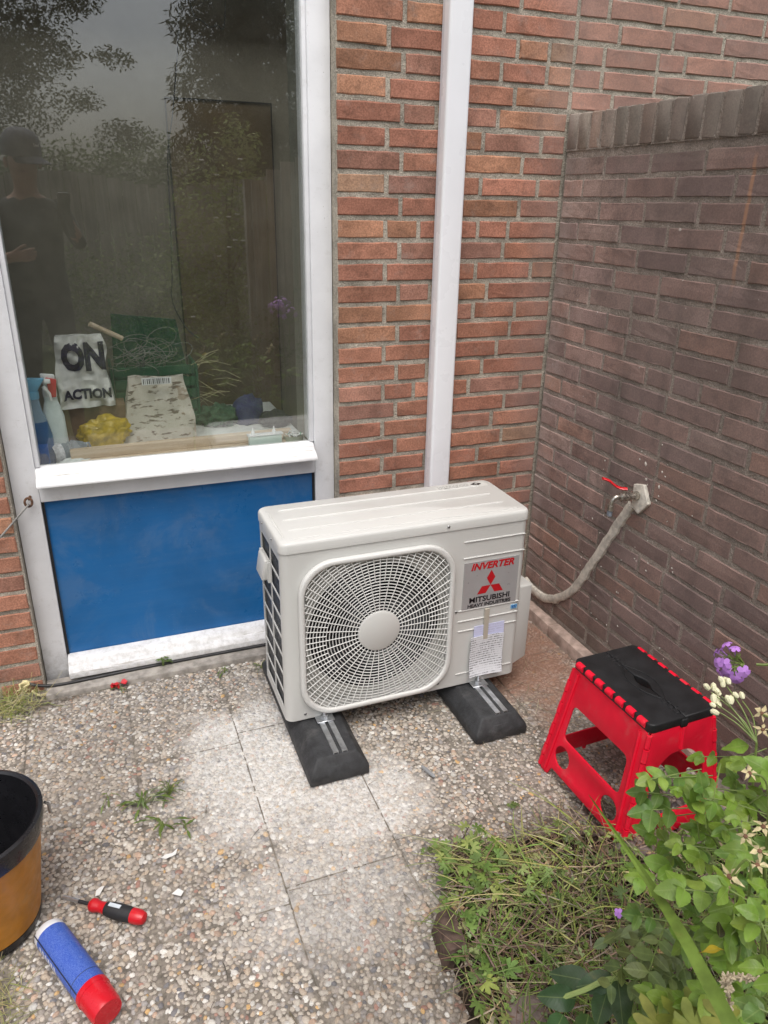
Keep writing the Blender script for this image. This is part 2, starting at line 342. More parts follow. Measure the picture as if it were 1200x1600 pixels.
def pebbles(x0, x1, y0, y1, slab, step=.0108):
    rows = int((y1 - y0) / (step * .866)); P = []
    for j in range(rows + 1):
        for i in range(int((x1 - x0) / step) + 1):
            P.append((x0 + (i + .5 * (j % 2)) * step, y0 + j * step * .866))
    P = np.array(P) + np.random.uniform(-.42, .42, (len(P), 2)) * step
    k = (P[:, 0] > x0 + .0025) & (P[:, 0] < x1 - .0025) & (P[:, 1] > y0 + .0025) & (P[:, 1] < y1 - .0025) & (np.random.rand(len(P)) > .04)
    P = P[k]; P = P[[not inbed(x - .03, y + .02) for x, y in P]]; N = len(P)
    if not N: return
    r = np.clip(np.random.lognormal(math.log(.0052), .27, N), .0028, .0098); asp = np.random.uniform(1.0, 1.65, N); ang = np.random.rand(N) * PI
    n_ = 7; rings = [(1.0, -.35), (.96, .12), (.62, .62)]; loc = []
    for q, z in rings:
        for t in range(n_): loc.append((q * math.cos(2 * PI * t / n_), q * math.sin(2 * PI * t / n_), z))
    loc.append((0, 0, .80)); loc = np.array(loc); m_ = len(loc)
    jit = 1 + np.random.uniform(-.15, .15, (N, m_, 1)); jit[:, :, :] = jit
    L = loc[None] * jit; a = r * np.sqrt(asp); bb = r / np.sqrt(asp); hz = np.minimum(a, bb) * np.random.uniform(.42, .75, N)
    X = L[:, :, 0] * a[:, None]; Y = L[:, :, 1] * bb[:, None]; c, s_ = np.cos(ang)[:, None], np.sin(ang)[:, None]
    V = np.stack([P[:, 0:1] + X * c - Y * s_, P[:, 1:2] + X * s_ + Y * c, -.0048 + L[:, :, 2] * hz[:, None]], 2).reshape(-1, 3)
    q = []
    for k2 in range(2):
        for t in range(n_): q.append((k2 * n_ + t, k2 * n_ + (t + 1) % n_, (k2 + 1) * n_ + (t + 1) % n_, (k2 + 1) * n_ + t))
    tri = [(2 * n_ + t, 2 * n_ + (t + 1) % n_, 3 * n_) for t in range(n_)]
    q = np.array(q); tri = np.array(tri); off = (np.arange(N) * m_)[:, None, None]
    Q = (q[None] + off).reshape(-1, 4); T = (tri[None] + off).reshape(-1, 3)
    me = bpy.data.meshes.new('pebbles'); me.vertices.add(len(V)); me.vertices.foreach_set('co', V.ravel())
    me.loops.add(Q.size + T.size); me.loops.foreach_set('vertex_index', np.concatenate([Q.ravel(), T.ravel()]).astype(np.int32))
    me.polygons.add(len(Q) + len(T)); me.polygons.foreach_set('loop_start', np.concatenate([np.arange(len(Q)) * 4, Q.size + np.arange(len(T)) * 3]).astype(np.int32))
    me.polygons.foreach_set('use_smooth', np.ones(len(Q) + len(T), bool))
    col = PC[np.random.choice(len(PC), N, p=PW)] * np.random.uniform(.80, 1.16, (N, 1)) * random.uniform(.85, 1.10); at = me.color_attributes.new('col', 'FLOAT_COLOR', 'POINT')
    at.data.foreach_set('color', np.concatenate([np.repeat(col, m_, 0), np.ones((N * m_, 1))], 1).astype(np.float32).ravel())
    me.materials.append(M_PEB); me.update(calc_edges=True); link('pebbles', me, slab, kind='stuff')
XS = [-2.79, -2.486, -2.183, -1.880, -1.578, -1.275, -.973, -.672, -.370, -.052]
for i in range(len(XS) - 1):
    x0, x1 = XS[i] + .0014, XS[i + 1] - .0014
    off = {0: -.66, 1: -.66, 2: -.66, 3: -.66, 4: -1.09, 5: -1.045}.get(i, -1.0 + .012 * (i - 6))
    ys = sorted([off + .606 * k for k in range(-4, 4)]); ys = [y for y in ys if -2.7 < y < -.12] + [-.065]
    for ya, yb in zip(ys[:-1], ys[1:]):
        if yb < -1.15 and x0 > -1.0: continue
        dz = random.uniform(-.0012, .0012); sb = MB().box(x0, x1, ya + .0014, yb - .0014, -.04, -.0045 + dz)
        slab = sb.obj('paving_slab', M_GROUT, patio, bevel=.003, seg=2)
        if x1 > -2.3 and ya > -2.1: pebbles(x0, x1, ya + .0014, yb - .0014, slab)
def soilz(x, y):
    e = 0 if not inbed(x, y) else 1
    return -.028 + e * (.042 + .028 * mnoise.noise((x * 6, y * 6, 1))) + .012 * mnoise.noise((x * 22, y * 22, 4)) + .006 * mnoise.noise((x * 60, y * 60, 9))
V, F = gridmesh(-1.12, .0, -2.45, -.95, 90, 120, soilz); bed = link('flower_bed_soil', MB().add(V, F).mesh('flower_bed_soil', M_SOIL, smooth=True), kind='structure')

# ------------------------------------------------------------------ brick meshes
def brick_mesh(Lb, seed, H=.0505, D=.10):
    rnd = random.Random(seed); c = .0026; j = lambda a: rnd.uniform(-a, a)
    nx = max(3, int(Lb / .034))
    def ring(y, ins):                                     # outline in x,z at depth y
        P = []
        for k in range(nx + 1): P.append((-Lb / 2 + ins + (Lb - 2 * ins) * k / nx, -H / 2 + ins))
        P += [(Lb / 2 - ins, 0)]
        for k in range(nx + 1): P.append((Lb / 2 - ins - (Lb - 2 * ins) * k / nx, H / 2 - ins))
        P += [(-Lb / 2 + ins, 0)]
        return [(x, y, z) for x, z in P]
    r0 = ring(D, 0); r1 = [(x + j(.0012), y, z + j(.0016)) for x, y, z in ring(c, 0)]
    r2 = [(x + j(.0012), y + j(.0009), z + j(.0014)) for x, y, z in ring(0, c)]
    b = MB(); b.loft([r0, r1, r2]); return b.mesh('brick', M_BRICK)
BM = {}
def get_brick(Lb, mat, tag):
    key = (round(Lb * 200), tag, random.randrange(3))
    if key not in BM:
        me = brick_mesh(round(Lb * 200) / 200, key[0] * 31 + key[2] * 7 + (1 if tag == 's' else 0)); me.materials.clear(); me.materials.append(mat); BM[key] = me
    return BM[key]
CH, Z0C = .06535, 2.0339 - 31 * .06535          # course height, centre of the lowest course
FCOL = [((.405, .193, .130), 6), ((.385, .178, .124), 5), ((.415, .214, .134), 3), ((.365, .188, .138), 3), ((.375, .232, .153), .7), ((.34, .182, .14), 1.2), ((.41, .198, .133), 2)]
SCOL = [((.385, .252, .212), 4), ((.35, .240, .208), 4), ((.32, .228, .205), 3), ((.43, .260, .20), 1.5), ((.37, .27, .235), 2)]
def pick(t): return random.choices([c for c, w in t], [w for c, w in t])[0]
house = thing('house_wall', 'red-brown brick house wall around the window and behind the white unit', 'wall', (-.4, 0, 0))
mb = MB(); mb.box(-.797, 1.25, .004, .11, -.2, 2.36); mb.box(-2.3, -1.832, .004, .11, -.2, 2.36); mb.obj('mortar', M_MORT, house)
mb = MB(); mb.box(-6, -2.3, .003, .30, -.2, 6); mb.box(1.25, 5, .003, .30, -.2, 6); mb.box(-2.3, 1.25, .003, .30, 2.36, 6); mb.box(-.805, 1.25, .11, .30, -.2, 2.36); mb.box(-2.3, -1.832, .11, .30, -.2, 2.36)
mb.obj('upper_brickwork', M_FARB, house)
def lay(x0, x1, first, row, skip=None):
    x = x0; k = 0
    while x < x1 - .03:
        Lb = first if k == 0 else random.choices([.2, .2, .098, .15], [6, 3, 1.6, .5])[0]
        Lb = min(Lb, x1 - x)
        if x1 - (x + Lb) < .05: Lb = x1 - x
        z = Z0C + row * CH
        if not (skip and skip(x, z)):
            o = link('brick', get_brick(Lb - .0, M_BRICK, 'f'), house, (x + Lb / 2, random.uniform(-.0016, .0016), z + random.uniform(-.0014, .0014)), (random.uniform(-.006, .006), random.uniform(-.004, .004), random.uniform(-.004, .004)))
            c = pick(FCOL); v = random.uniform(.86, 1.14); o.color = (c[0] * v, c[1] * v, c[2] * v, 1)
        x += Lb + .0145; k += 1
for row in range(0, 36):
    lay(-.795, -.008, .2 if row % 2 else .152, row)
    if Z0C + row * CH > 1.72: lay(.006, 1.24, random.choice([.2, .1, .15]), row)
    if row < 30: lay(-2.29, -1.838, random.choice([.098, .2]), row)
# ------------------------------------------------------------------ garden wall
gw = thing('garden_wall', 'weathered dark brick garden wall with a rowlock coping beside the tap', 'wall', (.1, -1.2, 0))
MB().box(.0028, .21, -2.6, -.004, -.2, 1.689).obj('mortar', M_SMORT, gw)
R90 = -PI / 2
def lay_side(row):
    y = -.012; k = 0; first = .2 if row % 2 else .098
    while y > -2.05:
        Lb = first if k == 0 else random.choices([.205, .2, .1], [6, 3, .7])[0]
        z = Z0C + row * CH
        o = link('brick', get_brick(Lb, M_SBRICK, 's'), gw, (random.uniform(-.0016, .0016), y - Lb / 2, z + random.uniform(-.0018, .0018)), (random.uniform(-.006, .006), random.uniform(-.005, .005), R90 + random.uniform(-.004, .004)))
        c = pick(SCOL); v = random.uniform(.85, 1.15); o.color = (c[0] * v, c[1] * v, c[2] * v, 1); y -= Lb + .0125; k += 1
for row in range(0, 26): lay_side(row)
cop = []
for s_ in range(3):
    rr = random.Random(40 + s_); bb = MB(); w_ = .052; hh = .104
    bb.box(-.004, .214, -w_ / 2, w_ / 2, 0, hh); me = bb.mesh('coping_brick', M_SBRICK, bevel=.005, seg=2)
    for v in me.vertices: v.co += Vector((rr.uniform(-.0015, .0015), rr.uniform(-.0015, .0015), rr.uniform(-.002, .002)))
    cop.append(me)
y = -.032; cm = MB().box(-.0012, .2105, -2.6, -.004, 1.689, 1.792).obj('coping_mortar', M_SMORT, gw)
while y > -2.05:
    o = link('coping_brick', random.choice(cop), gw, (random.uniform(-.002, .002), y, 1.692 + random.uniform(-.002, .002)), (random.uniform(-.02, .02), 0, random.uniform(-.012, .012)))
    c = random.choice([(.37, .31, .26), (.38, .305, .26), (.34, .29, .245), (.41, .29, .235)]); o.color = (*c, 1); y -= .0615
# kerbs
kb = MB().box(-1.83, -.79, -.062, .03, -.05, .012).obj('concrete_kerb', M_CONC, bevel=.006, label='weathered concrete strip running under the white window sill', category='kerb')
for k_ in range(4):
    ya = -.012 - k_ * .262; o = MB().box(-.050, -.004, ya - .258, ya, -.05, .040 + random.uniform(-.003, .003)).obj('kerb_stone', M_PINKC, bevel=.006)
    o['label'] = ['pinkish kerb stone at the wall foot, deep in the corner behind the unit', 'pinkish kerb stone at the wall foot beside the white unit', 'pinkish kerb stone at the wall foot just behind the red stool', 'pinkish kerb stone at the wall foot hidden partly by the red stool'][k_]; o['category'] = 'kerb'; o['group'] = 'kerb stones along the garden wall'
# ------------------------------------------------------------------ window
win = thing('window', 'white framed window with a blue panel below its large pane', 'window', (-1.31, .06, 0))
def wbox(name, m, *a, bevel=.002, parent=None): return MB().box(*a).obj(name, m, parent or win, bevel=bevel)
wbox('left_stile', M_WHITE, -1.830, -1.756, .05, .13, -.01, 2.35); wbox('right_stile', M_WHITE, -.868, -.799, .05, .13, -.01, 2.35)
wbox('top_rail', M_WHITE, -1.755, -.869, .052, .13, 2.28, 2.35); wbox('middle_rail', M_WHITE, -1.755, -.869, .048, .128, .642, .708, bevel=.003)
for x0, x1 in ((-1.7555, -1.742), (-.882, -.8685)): wbox('glazing_bead', M_WHITE, x0, x1, .058, .128, .7535, 2.279)
# sloping weather bead under the pane (profile drawn in y,z)
def profile(name, prof, x0, x1, m, parent): return MB().loft([[(x, y, z) for y, z in prof] for x in (x0, x1)]).obj(name, m, parent, bevel=.0015, seg=1)
profile('weather_bead', [(.085, .753), (.056, .750), (.042, .744), (.036, .733), (.027, .729), (.008, .720), (-.002, .711), (-.002, .704), (.010, .7085), (.085, .7085)], -1.757, -.872, M_CHIP, win)
profile('bottom_sill', [(.064, .080), (.036, .077), (.022, .070), (.016, .057), (.0, .052), (-.009, .042), (-.009, .022), (.064, .018)], -1.754, -.870, M_CHIP, win)
wbox('lower_panel', M_BLUE, -1.752, -.872, .066, .075, .075, .642, bevel=0)
M_GASK = simple('dark_gasket', (.015, .015, .016), .6)
for a in ((-1.7555, -1.7475, .058, .0655, .0805, .641), (-.8765, -.8695, .058, .0655, .0805, .641)): wbox('gasket', M_GASK, *a, bevel=0)
MB().box(-1.7405, -.8835, .074, .078, .7535, 2.279).obj('glass_pane', M_GLASS, win)
# ------------------------------------------------------------------ room behind the glass
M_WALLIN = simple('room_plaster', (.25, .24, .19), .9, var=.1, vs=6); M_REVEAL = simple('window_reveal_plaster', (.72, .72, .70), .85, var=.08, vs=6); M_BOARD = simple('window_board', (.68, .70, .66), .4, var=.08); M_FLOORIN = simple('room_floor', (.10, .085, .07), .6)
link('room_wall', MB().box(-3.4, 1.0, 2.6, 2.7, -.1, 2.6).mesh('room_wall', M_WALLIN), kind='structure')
link('room_wall', MB().box(-3.4, -3.3, .30, 2.6, -.1, 2.6).mesh('room_wall', M_WALLIN), kind='structure'); rwb = MB().box(.9, 1.0, .30, .5, -.1, 2.6); rwb.box(.9, 1.0, .5, 2.5, -.1, .2); rwb.box(.9, 1.0, .5, 2.5, 2.4, 2.6); rwb.box(.9, 1.0, 2.5, 2.6, -.1, 2.6)   # opening added in the unseen side wall to brighten the room
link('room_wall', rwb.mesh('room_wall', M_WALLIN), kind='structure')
link('room_ceiling', MB().box(-3.4, 1.0, .30, 1.1, 2.6, 2.7).box(-3.4, -2.0, 1.1, 2.7, 2.6, 2.7).box(.2, 1.0, 1.1, 2.7, 2.6, 2.7).box(-2.0, .2, 2.45, 2.7, 2.6, 2.7).mesh('room_ceiling', M_WALLIN), kind='structure'); link('room_floor', MB().box(-3.4, 1.0, .30, 2.7, -.2, -.1).mesh('room_floor', M_FLOORIN), kind='structure')  # ceiling built with an added gap, out of view, letting sky light in
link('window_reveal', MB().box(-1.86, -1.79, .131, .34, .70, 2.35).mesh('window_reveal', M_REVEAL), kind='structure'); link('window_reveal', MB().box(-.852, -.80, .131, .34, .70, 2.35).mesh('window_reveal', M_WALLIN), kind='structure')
board = MB().box(-1.79, -.852, .131, .80, .68, .715).obj('window_board', M_BOARD, bevel=.004, label='wide pale window board behind the glass carrying bags and bottles', category='shelf')
M_DOOR = simple('brown_door', (.150, .112, .062), .5, var=.2, vs=4); dr = thing('cupboard_door', 'brown flat door with dark outlines inside the dim room', 'door', (-.68, 2.58, -.1))
MB().box(-.98, -.38, 2.565, 2.598, -.1, 2.045).obj('door_leaf', M_DOOR, dr)
for a in ((-.986, -.981, 2.045), (-.379, -.374, 2.045)): MB().box(a[0], a[1], 2.56, 2.599, -.1, a[2]).obj('door_edge', M_GASK, dr)
MB().box(-.986, -.374, 2.56, 2.599, 2.0455, 2.051).obj('door_edge', M_GASK, dr)
# ------------------------------------------------------------------ cable duct on the wall
M_PVC = simple('white_pvc', (.90, .905, .935), .28, var=.03, vs=3); M_PVCD = simple('white_pvc_seam', (.74, .75, .79), .35, var=.03)
duct = thing('cable_duct', 'tall white plastic cable duct running up the brick wall behind the unit', 'duct', (-.432, -.03, .1))
def dprof(x0, x1, y0, y1, r, n_=4):
    P = [(x0, y1), (x1, y1)]
    for cx, cy, a0 in ((x1 - r, y0 + r, 0), (x0 + r, y0 + r, -90)):
        for k in range(n_ + 1): a = math.radians(a0 - 90 * k / n_); P.append((cx + r * math.cos(a), cy + r * math.sin(a)))
    return P
def duct_piece(name, x0, x1, y0, y1, r, m):
    P = dprof(x0, x1, y0, y1, r); return MB().loft([[(x, y, z) for x, y in P] for z in (.02, 3.2)]).obj(name, m, duct, smooth=True)
duct_piece('duct_base', -.4700, -.3975, -.022, -.003, .002, M_PVCD); duct_piece('duct_cover', -.4725, -.395, -.060, -.0225, .010, M_PVC)
# ------------------------------------------------------------------ outdoor unit
M_CASE = simple('unit_enamel', (.61, .61, .585), .38, var=.008, vs=3, bump=.06, bs=400); M_GRILL = simple('grille_plastic', (.66, .66, .635), .4, var=.02)
M_DARK = simple('dark_cavity', (.012, .012, .013), .6); M_FAN = simple('fan_grey_plastic', (.045, .048, .055), .25, var=.1); M_STEEL = simple('galvanised_steel', (.62, .64, .66), .36, .9, var=.2, vs=40, bump=.1)
M_SCREW = simple('screw_steel', (.30, .30, .30), .35, .9); M_RED = simple('sticker_red', (.50, .012, .018), .4, var=.03); M_BLACKP = simple('sticker_black', (.012, .012, .014), .4, var=.03); M_STK = simple('silver_sticker', (.43, .435, .435), .35, .25, var=.03)
AX0, AX1, AY0, AY1, AZ0, AZ1 = -1.146, -.362, -.557, -.268, .078, .670
FX, FZ = -.858, .352
ac = thing('air_conditioner_outdoor_unit', 'off-white air conditioner outdoor unit with a round fan grille, standing on two black feet', 'air conditioner', ((AX0 + AX1) / 2, (AY0 + AY1) / 2, AZ0))
P = rrect(AX0 + .003, AX1 - .003, AY0 + .003, AY1 - .003, .024, 6)
def zl(P, z, s=0.): return [(x, y, z) for x, y in P]
def inset(P, d):
    cx = sum(p[0] for p in P) / len(P); cy = sum(p[1] for p in P) / len(P)
    return [(x + (d if x < cx else -d), y + (d if y < cy else -d)) for x, y in P]
cas = MB().loft([zl(inset(P, .004), AZ0), zl(P, AZ0 + .004), zl(P, .637)]).obj('casing', M_CASE, ac)
cut1 = MB().box(AX0 + .0135, -.622, AY0 + .0145, AY1 - .008, AZ0 + .02, .625)
hole = plate([rrect(-.222, .222, -.232, .232, .092, 8)], .06, 'hole'); hole.transform(wallM(FX, AY0, FZ))
cuts = [cut1, hole, MB().box(AX0 + .0062, AX0 + .05, AY0 + .0275, AY1 - .030, AZ0 + .026, .6235)]
rows = 8; zt, zb = .612, .112; hh = (zt - zb) / rows
side = MB()
for r_ in range(rows):
    z1 = zt - r_ * hh - .0025; z0 = z1 - hh + .005
    side.box(AX0 - .02, AX0 + .03, AY0 + .030, AY0 + .134, z0, z1)
    if r_ != 1: side.box(AX0 - .02, AX0 + .03, AY0 + .142, AY0 + .252, z0, z1)
cuts.append(side); boolean(cas, cuts)
xf(cas.data, Matrix.Identity(4), M_CASE, weld=False)
# coil behind the side openings and dark back
b = MB()
for k in range(134): 
    y0 = AY0 + .026 + k * .00172; b.box(AX0 + .0100, AX0 + .030, y0, y0 + .0009, .10, .62)
b.obj('coil_fins', simple('coil_fins', (.11, .115, .125), .4, .6), ac)
b = MB(); b.box(AX0 + .031, -.63, AY1 - .03, AY1 - .010, AZ0 + .022, .622); b.box(AX0 + .0305, AX0 + .034, AY0 + .03, AY1 - .031, AZ0 + .022, .622); b.box(-.634, -.624, AY0 + .03, AY1 - .031, AZ0 + .022, .622); b.obj('inner_lining', M_DARK, ac)
# carrying handle on the side grid
MB().hexa([(AX0 - .022, AY0 + .150, .490), (AX0 + .004, AY0 + .150, .490), (AX0 + .004, AY0 + .232, .490), (AX0 - .022, AY0 + .232, .490)], [(AX0 - .010, AY0 + .146, .555), (AX0 + .004, AY0 + .146, .555), (AX0 + .004, AY0 + .236, .555), (AX0 - .010, AY0 + .236, .555)]).obj('carry_handle', M_CASE, ac, bevel=.005)
MB().box(AX0 - .004, AX0 + .006, AY0 + .141, AY0 + .253, .4855, .5505).obj('handle_plate', M_CASE, ac)
# lid with pressed ribs
Lo = rrect(AX0, AX1, AY0, AY1, .026, 6); lid = MB().loft([zl(Lo, .6375), zl(Lo, .660), zl(inset(Lo, .0025), .6665), zl(inset(Lo, .007), AZ1)]).obj('lid', M_CASE, ac, smooth=True)
def rib(pts, r, parent, m, name='rib'): return MB().tube(pts, [r * .3] + [r] * (len(pts) - 2) + [r * .3], 8).obj(name, m, parent, smooth=True)
for fy, xa, xb in ((.235, .05, .055), (.160, .045, .055), (.085, .045, .05), (.026, .03, .03)):
    yy = AY0 + fy; rib([(AX0 + xa, yy, AZ1 - .0012), (AX0 + xa + .01, yy, AZ1 - .0010), (AX1 - xb - .01, yy, AZ1 - .0010), (AX1 - xb, yy, AZ1 - .0012)], .0042, lid, M_CASE)
rib([(AX0 + .022, AY0 + .036, AZ1 - .0012), (AX0 + .022, AY0 + .046, AZ1 - .001), (AX0 + .022, AY1 - .046, AZ1 - .001), (AX0 + .022, AY1 - .036, AZ1 - .0012)], .0036, lid, M_CASE)
# pressed lines on the service side
for z, xa, xb in ((.592, -.585, -.374), (.537, -.585, -.372), (.357, -.594, -.376), (.319, -.591, -.376), (.283, -.589, -.378), (.124, -.589, -.382)):
    rib([(xa, AY0 + .0022, z), (xa + .005, AY0 + .0024, z), (xb - .005, AY0 + .0024, z), (xb, AY0 + .0022, z)], .0026, ac, M_CASE, 'pressed_line')
# orifice plate, throat, fan
op = plate([rrect(-.226, .226, -.236, .236, .09, 8), circ(0, 0, .212, 64)], .004, 'orifice_plate'); link('orifice_plate', xf(op, wallM(FX, AY0 + .022, FZ), simple('orifice_grey', (.40, .40, .37), .5, var=.05)), ac)
thr = MB().lathe([(.212, 0), (.206, .02), (.205, .10)], 64, wallM(FX, AY0 + .022, FZ) @ Matrix.Rotation(PI, 4, 'X'), cap=False).obj('fan_throat', M_DARK, ac, smooth=True)
fan = MB().lathe([(.0, -.012), (.03, -.010), (.062, 0), (.066, .05), (.0, .055)], 32, wallM(FX, AY0 + .075, FZ) @ Matrix.Rotation(PI, 4, 'X'), cap=False).obj('fan', M_FAN, ac, smooth=True)
for k in range(3):
    a0 = math.radians(215 + 120 * k); rings = []
    for t in range(7):
        r_ = .06 + .138 * t / 6; sweep = math.radians(34 * (t / 6) ** 1.3); w_ = math.radians(62 - 8 * t / 6); row = []
        for s_ in range(6):
            q = s_ / 5; aa = a0 + sweep + w_ * (q - .5); row.append((FX + r_ * math.cos(aa), AY0 + .055 + .055 * q + .004 * math.sin(PI * q), FZ + r_ * math.sin(aa)))
        back = [(x, y + .003, z) for x, y, z in reversed(row)]; rings.append(row + back)
    MB().loft(rings).obj('fan_blade', M_FAN, fan, smooth=True)
# guard: raised rounded frame, rings and spokes clipped to it
GW, GH, GR = .242, .256, .105
def inside(x, z, w=.2255, h=.2395, r=.094):
    ax, az = abs(x), abs(z)
    if ax > w or az > h: return False
    if ax > w - r and az > h - r: return (ax - w + r) ** 2 + (az - h + r) ** 2 <= r * r
    return True
gr = link('fan_grille', xf(plate([rrect(-GW, GW, -GH, GH, GR, 10), rrect(-.2255, .2255, -.2395, .2395, .094, 10)], .020, 'fan_grille', bevel=.0065, res=3), wallM(FX, AY0 - .008, FZ), M_GRILL), ac)
GY = AY0 - .0105
def bar(pts, name, r=.0013): MB().tube(pts, r * 1.25, 4, up=(0, 1, 0)).obj(name, M_GRILL, gr)
k = 0; r_ = .075
while r_ < .31:
    n_ = 120; seg = []; segs = []
    for i in range(n_ + 1):
        a = 2 * PI * i / n_ ; x, z = r_ * math.cos(a), r_ * math.sin(a)
        if inside(x, z): seg.append((FX + x, GY, FZ + z))
        else:
            if len(seg) > 1: segs.append(seg)
            seg = []
    if len(seg) > 1: segs.append(seg)
    if segs:
        if len(segs) > 1 and (Vector(segs[0][0]) - Vector(segs[-1][-1])).length < 1e-4: segs[0] = segs.pop()[:-1] + segs[0]
        for sg in segs: MB().tube(sg, .00165, 4, cap=False, up=(0, 1, 0)).obj('guard_ring', M_GRILL, gr)
    r_ += .00985; k += 1
for i in range(72):
    a = 2 * PI * i / 72; r0 = .064 if i % 2 == 0 else .164; r1 = r0
    while inside((r1 + .002) * math.cos(a), (r1 + .002) * math.sin(a)): r1 += .002
    bar([(FX + r0 * math.cos(a), GY - .0012, FZ + r0 * math.sin(a)), (FX + r1 * math.cos(a), GY - .0012, FZ + r1 * math.sin(a))], 'guard_spoke')
MB().lathe([(.0, .0), (.060, .0), (.0655, -.003), (.067, -.008), (.0, -.010)], 40, wallM(FX, GY - .006, FZ), cap=False).obj('hub_disc', M_CASE, gr, smooth=True)
def screw(x, y, z, parent, r=.0042): return MB().lathe([(.0, .0026), (r * .6, .0024), (r, .0008), (r * 1.15, 0), (0, -.001)], 12, wallM(x, y, z), cap=False).obj('screw', M_SCREW, parent, smooth=True)
for x, z, yy in ((-.641, .652, AY0 - .001), (-1.086, .100, AY0 + .003), (-.648, .103, AY0 + .003), (-.598, .357, AY0 + .002)): screw(x, yy, z, ac)
for y_, z in ((AY0 + .09, .650), (AY0 + .21, .650)): MB().lathe([(.004, 0), (.003, .0025), (0, .003)], 10, Matrix.Translation((AX0 - .0005, y_, z)) @ Matrix.Rotation(-PI / 2, 4, 'Y'), cap=False).obj('screw', M_SCREW, ac)
# valve cover on the right end
MB().hexa([(AX1 - .004, AY0 + .024, .095), (AX1 + .062, AY0 + .045, .105), (AX1 + .062, AY1 - .02, .105), (AX1 - .004, AY1 - .01, .095)], [(AX1 - .004, AY0 + .024, .392), (AX1 + .062, AY0 + .045, .382), (AX1 + .062, AY1 - .02, .382), (AX1 - .004, AY1 - .01, .392)]).obj('valve_cover', M_CASE, ac, bevel=.007, seg=3)
# printed sticker
st = link('brand_sticker', MB().box(-.580, -.390, AY0 + .0008, AY0 + .0026, .357, .521).mesh('brand_sticker', M_STK), ac); SY = AY0 - .0002 + .0006
TM = lambda x, z: wallM(x, SY, z)
text('INVERTER', .0315, M_RED, TM(-.483, .503), 'sticker_lettering', st, shear=.25, offset=.0011, sx=1.06)
text('MITSUBISHI', .0255, M_BLACKP, TM(-.485, .3885), 'sticker_lettering', st, offset=.0006, sx=1.12)
text('HEAVY INDUSTRIES', .0168, M_BLACKP, TM(-.485, .3685), 'sticker_lettering', st, offset=.0005, sx=1.04)
def diamond(cx, cz, ang):
    L_, w_ = .0262, .0148; P = [(0, 0), (w_, L_), (0, 2 * L_), (-w_, L_)]; c, s_ = math.cos(ang), math.sin(ang)
    Q = [(cx + x * c - z * s_, SY, cz + x * s_ + z * c) for x, z in P]; MB().add(Q + [(x, y + .0004, z) for x, y, z in Q], [(0, 1, 2, 3), (7, 6, 5, 4)]).obj('logo_diamond', M_RED, st)
for a in (0, 2 * PI / 3, -2 * PI / 3): diamond(-.485, .4335, a)
M_BLUEL = simple('pale_blue_label', (.25, .50, .68), .5); bl = link('number_label', MB().box(-.404, -.381, AY0 + .001, AY0 + .0027, .3315, .3465).mesh('number_label', M_BLUEL), ac)
text('937', .0135, simple('label_blue_print', (.01, .12, .42), .5), wallM(-.3925, AY0 + .0003, .339), 'label_print', bl, offset=.0004)
# warning label on the lid
lb = link('warning_label', MB().box(-.565, -.385, AY1 - .060, AY1 - .020, AZ1 - .0002, AZ1 + .0006).mesh('warning_label', simple('clear_label', (.56, .56, .53), .4, var=.03)), lid)
M_GREYP = simple('label_grey_print', (.24, .24, .23), .5); b = MB()
for r_ in range(5):
    x = -.56
    while x < -.452:
        w_ = random.uniform(.004, .013); b.box(x, x + w_, AY1 - .053 + r_ * .0062, AY1 - .0508 + r_ * .0062, AZ1 + .0005, AZ1 + .0009); x += w_ + .004
for xx in (-.545, -.505): b.add([(xx, AY1 - .054, AZ1 + .0011), (xx + .022, AY1 - .054, AZ1 + .0011), (xx + .011, AY1 - .040, AZ1 + .0011)], [(0, 1, 2)])
b.obj('label_print', M_GREYP, lb)
dm = plate([[(-.020, 0), (0, .013), (.020, 0), (0, -.013)], [(-.009, 0), (0, .006), (.009, 0), (0, -.006)]], .0006, 'label_symbol'); link('label_symbol', xf(dm, Matrix.Translation((-.422, AY1 - .037, AZ1 + .0010)), M_BLACKP), lb)
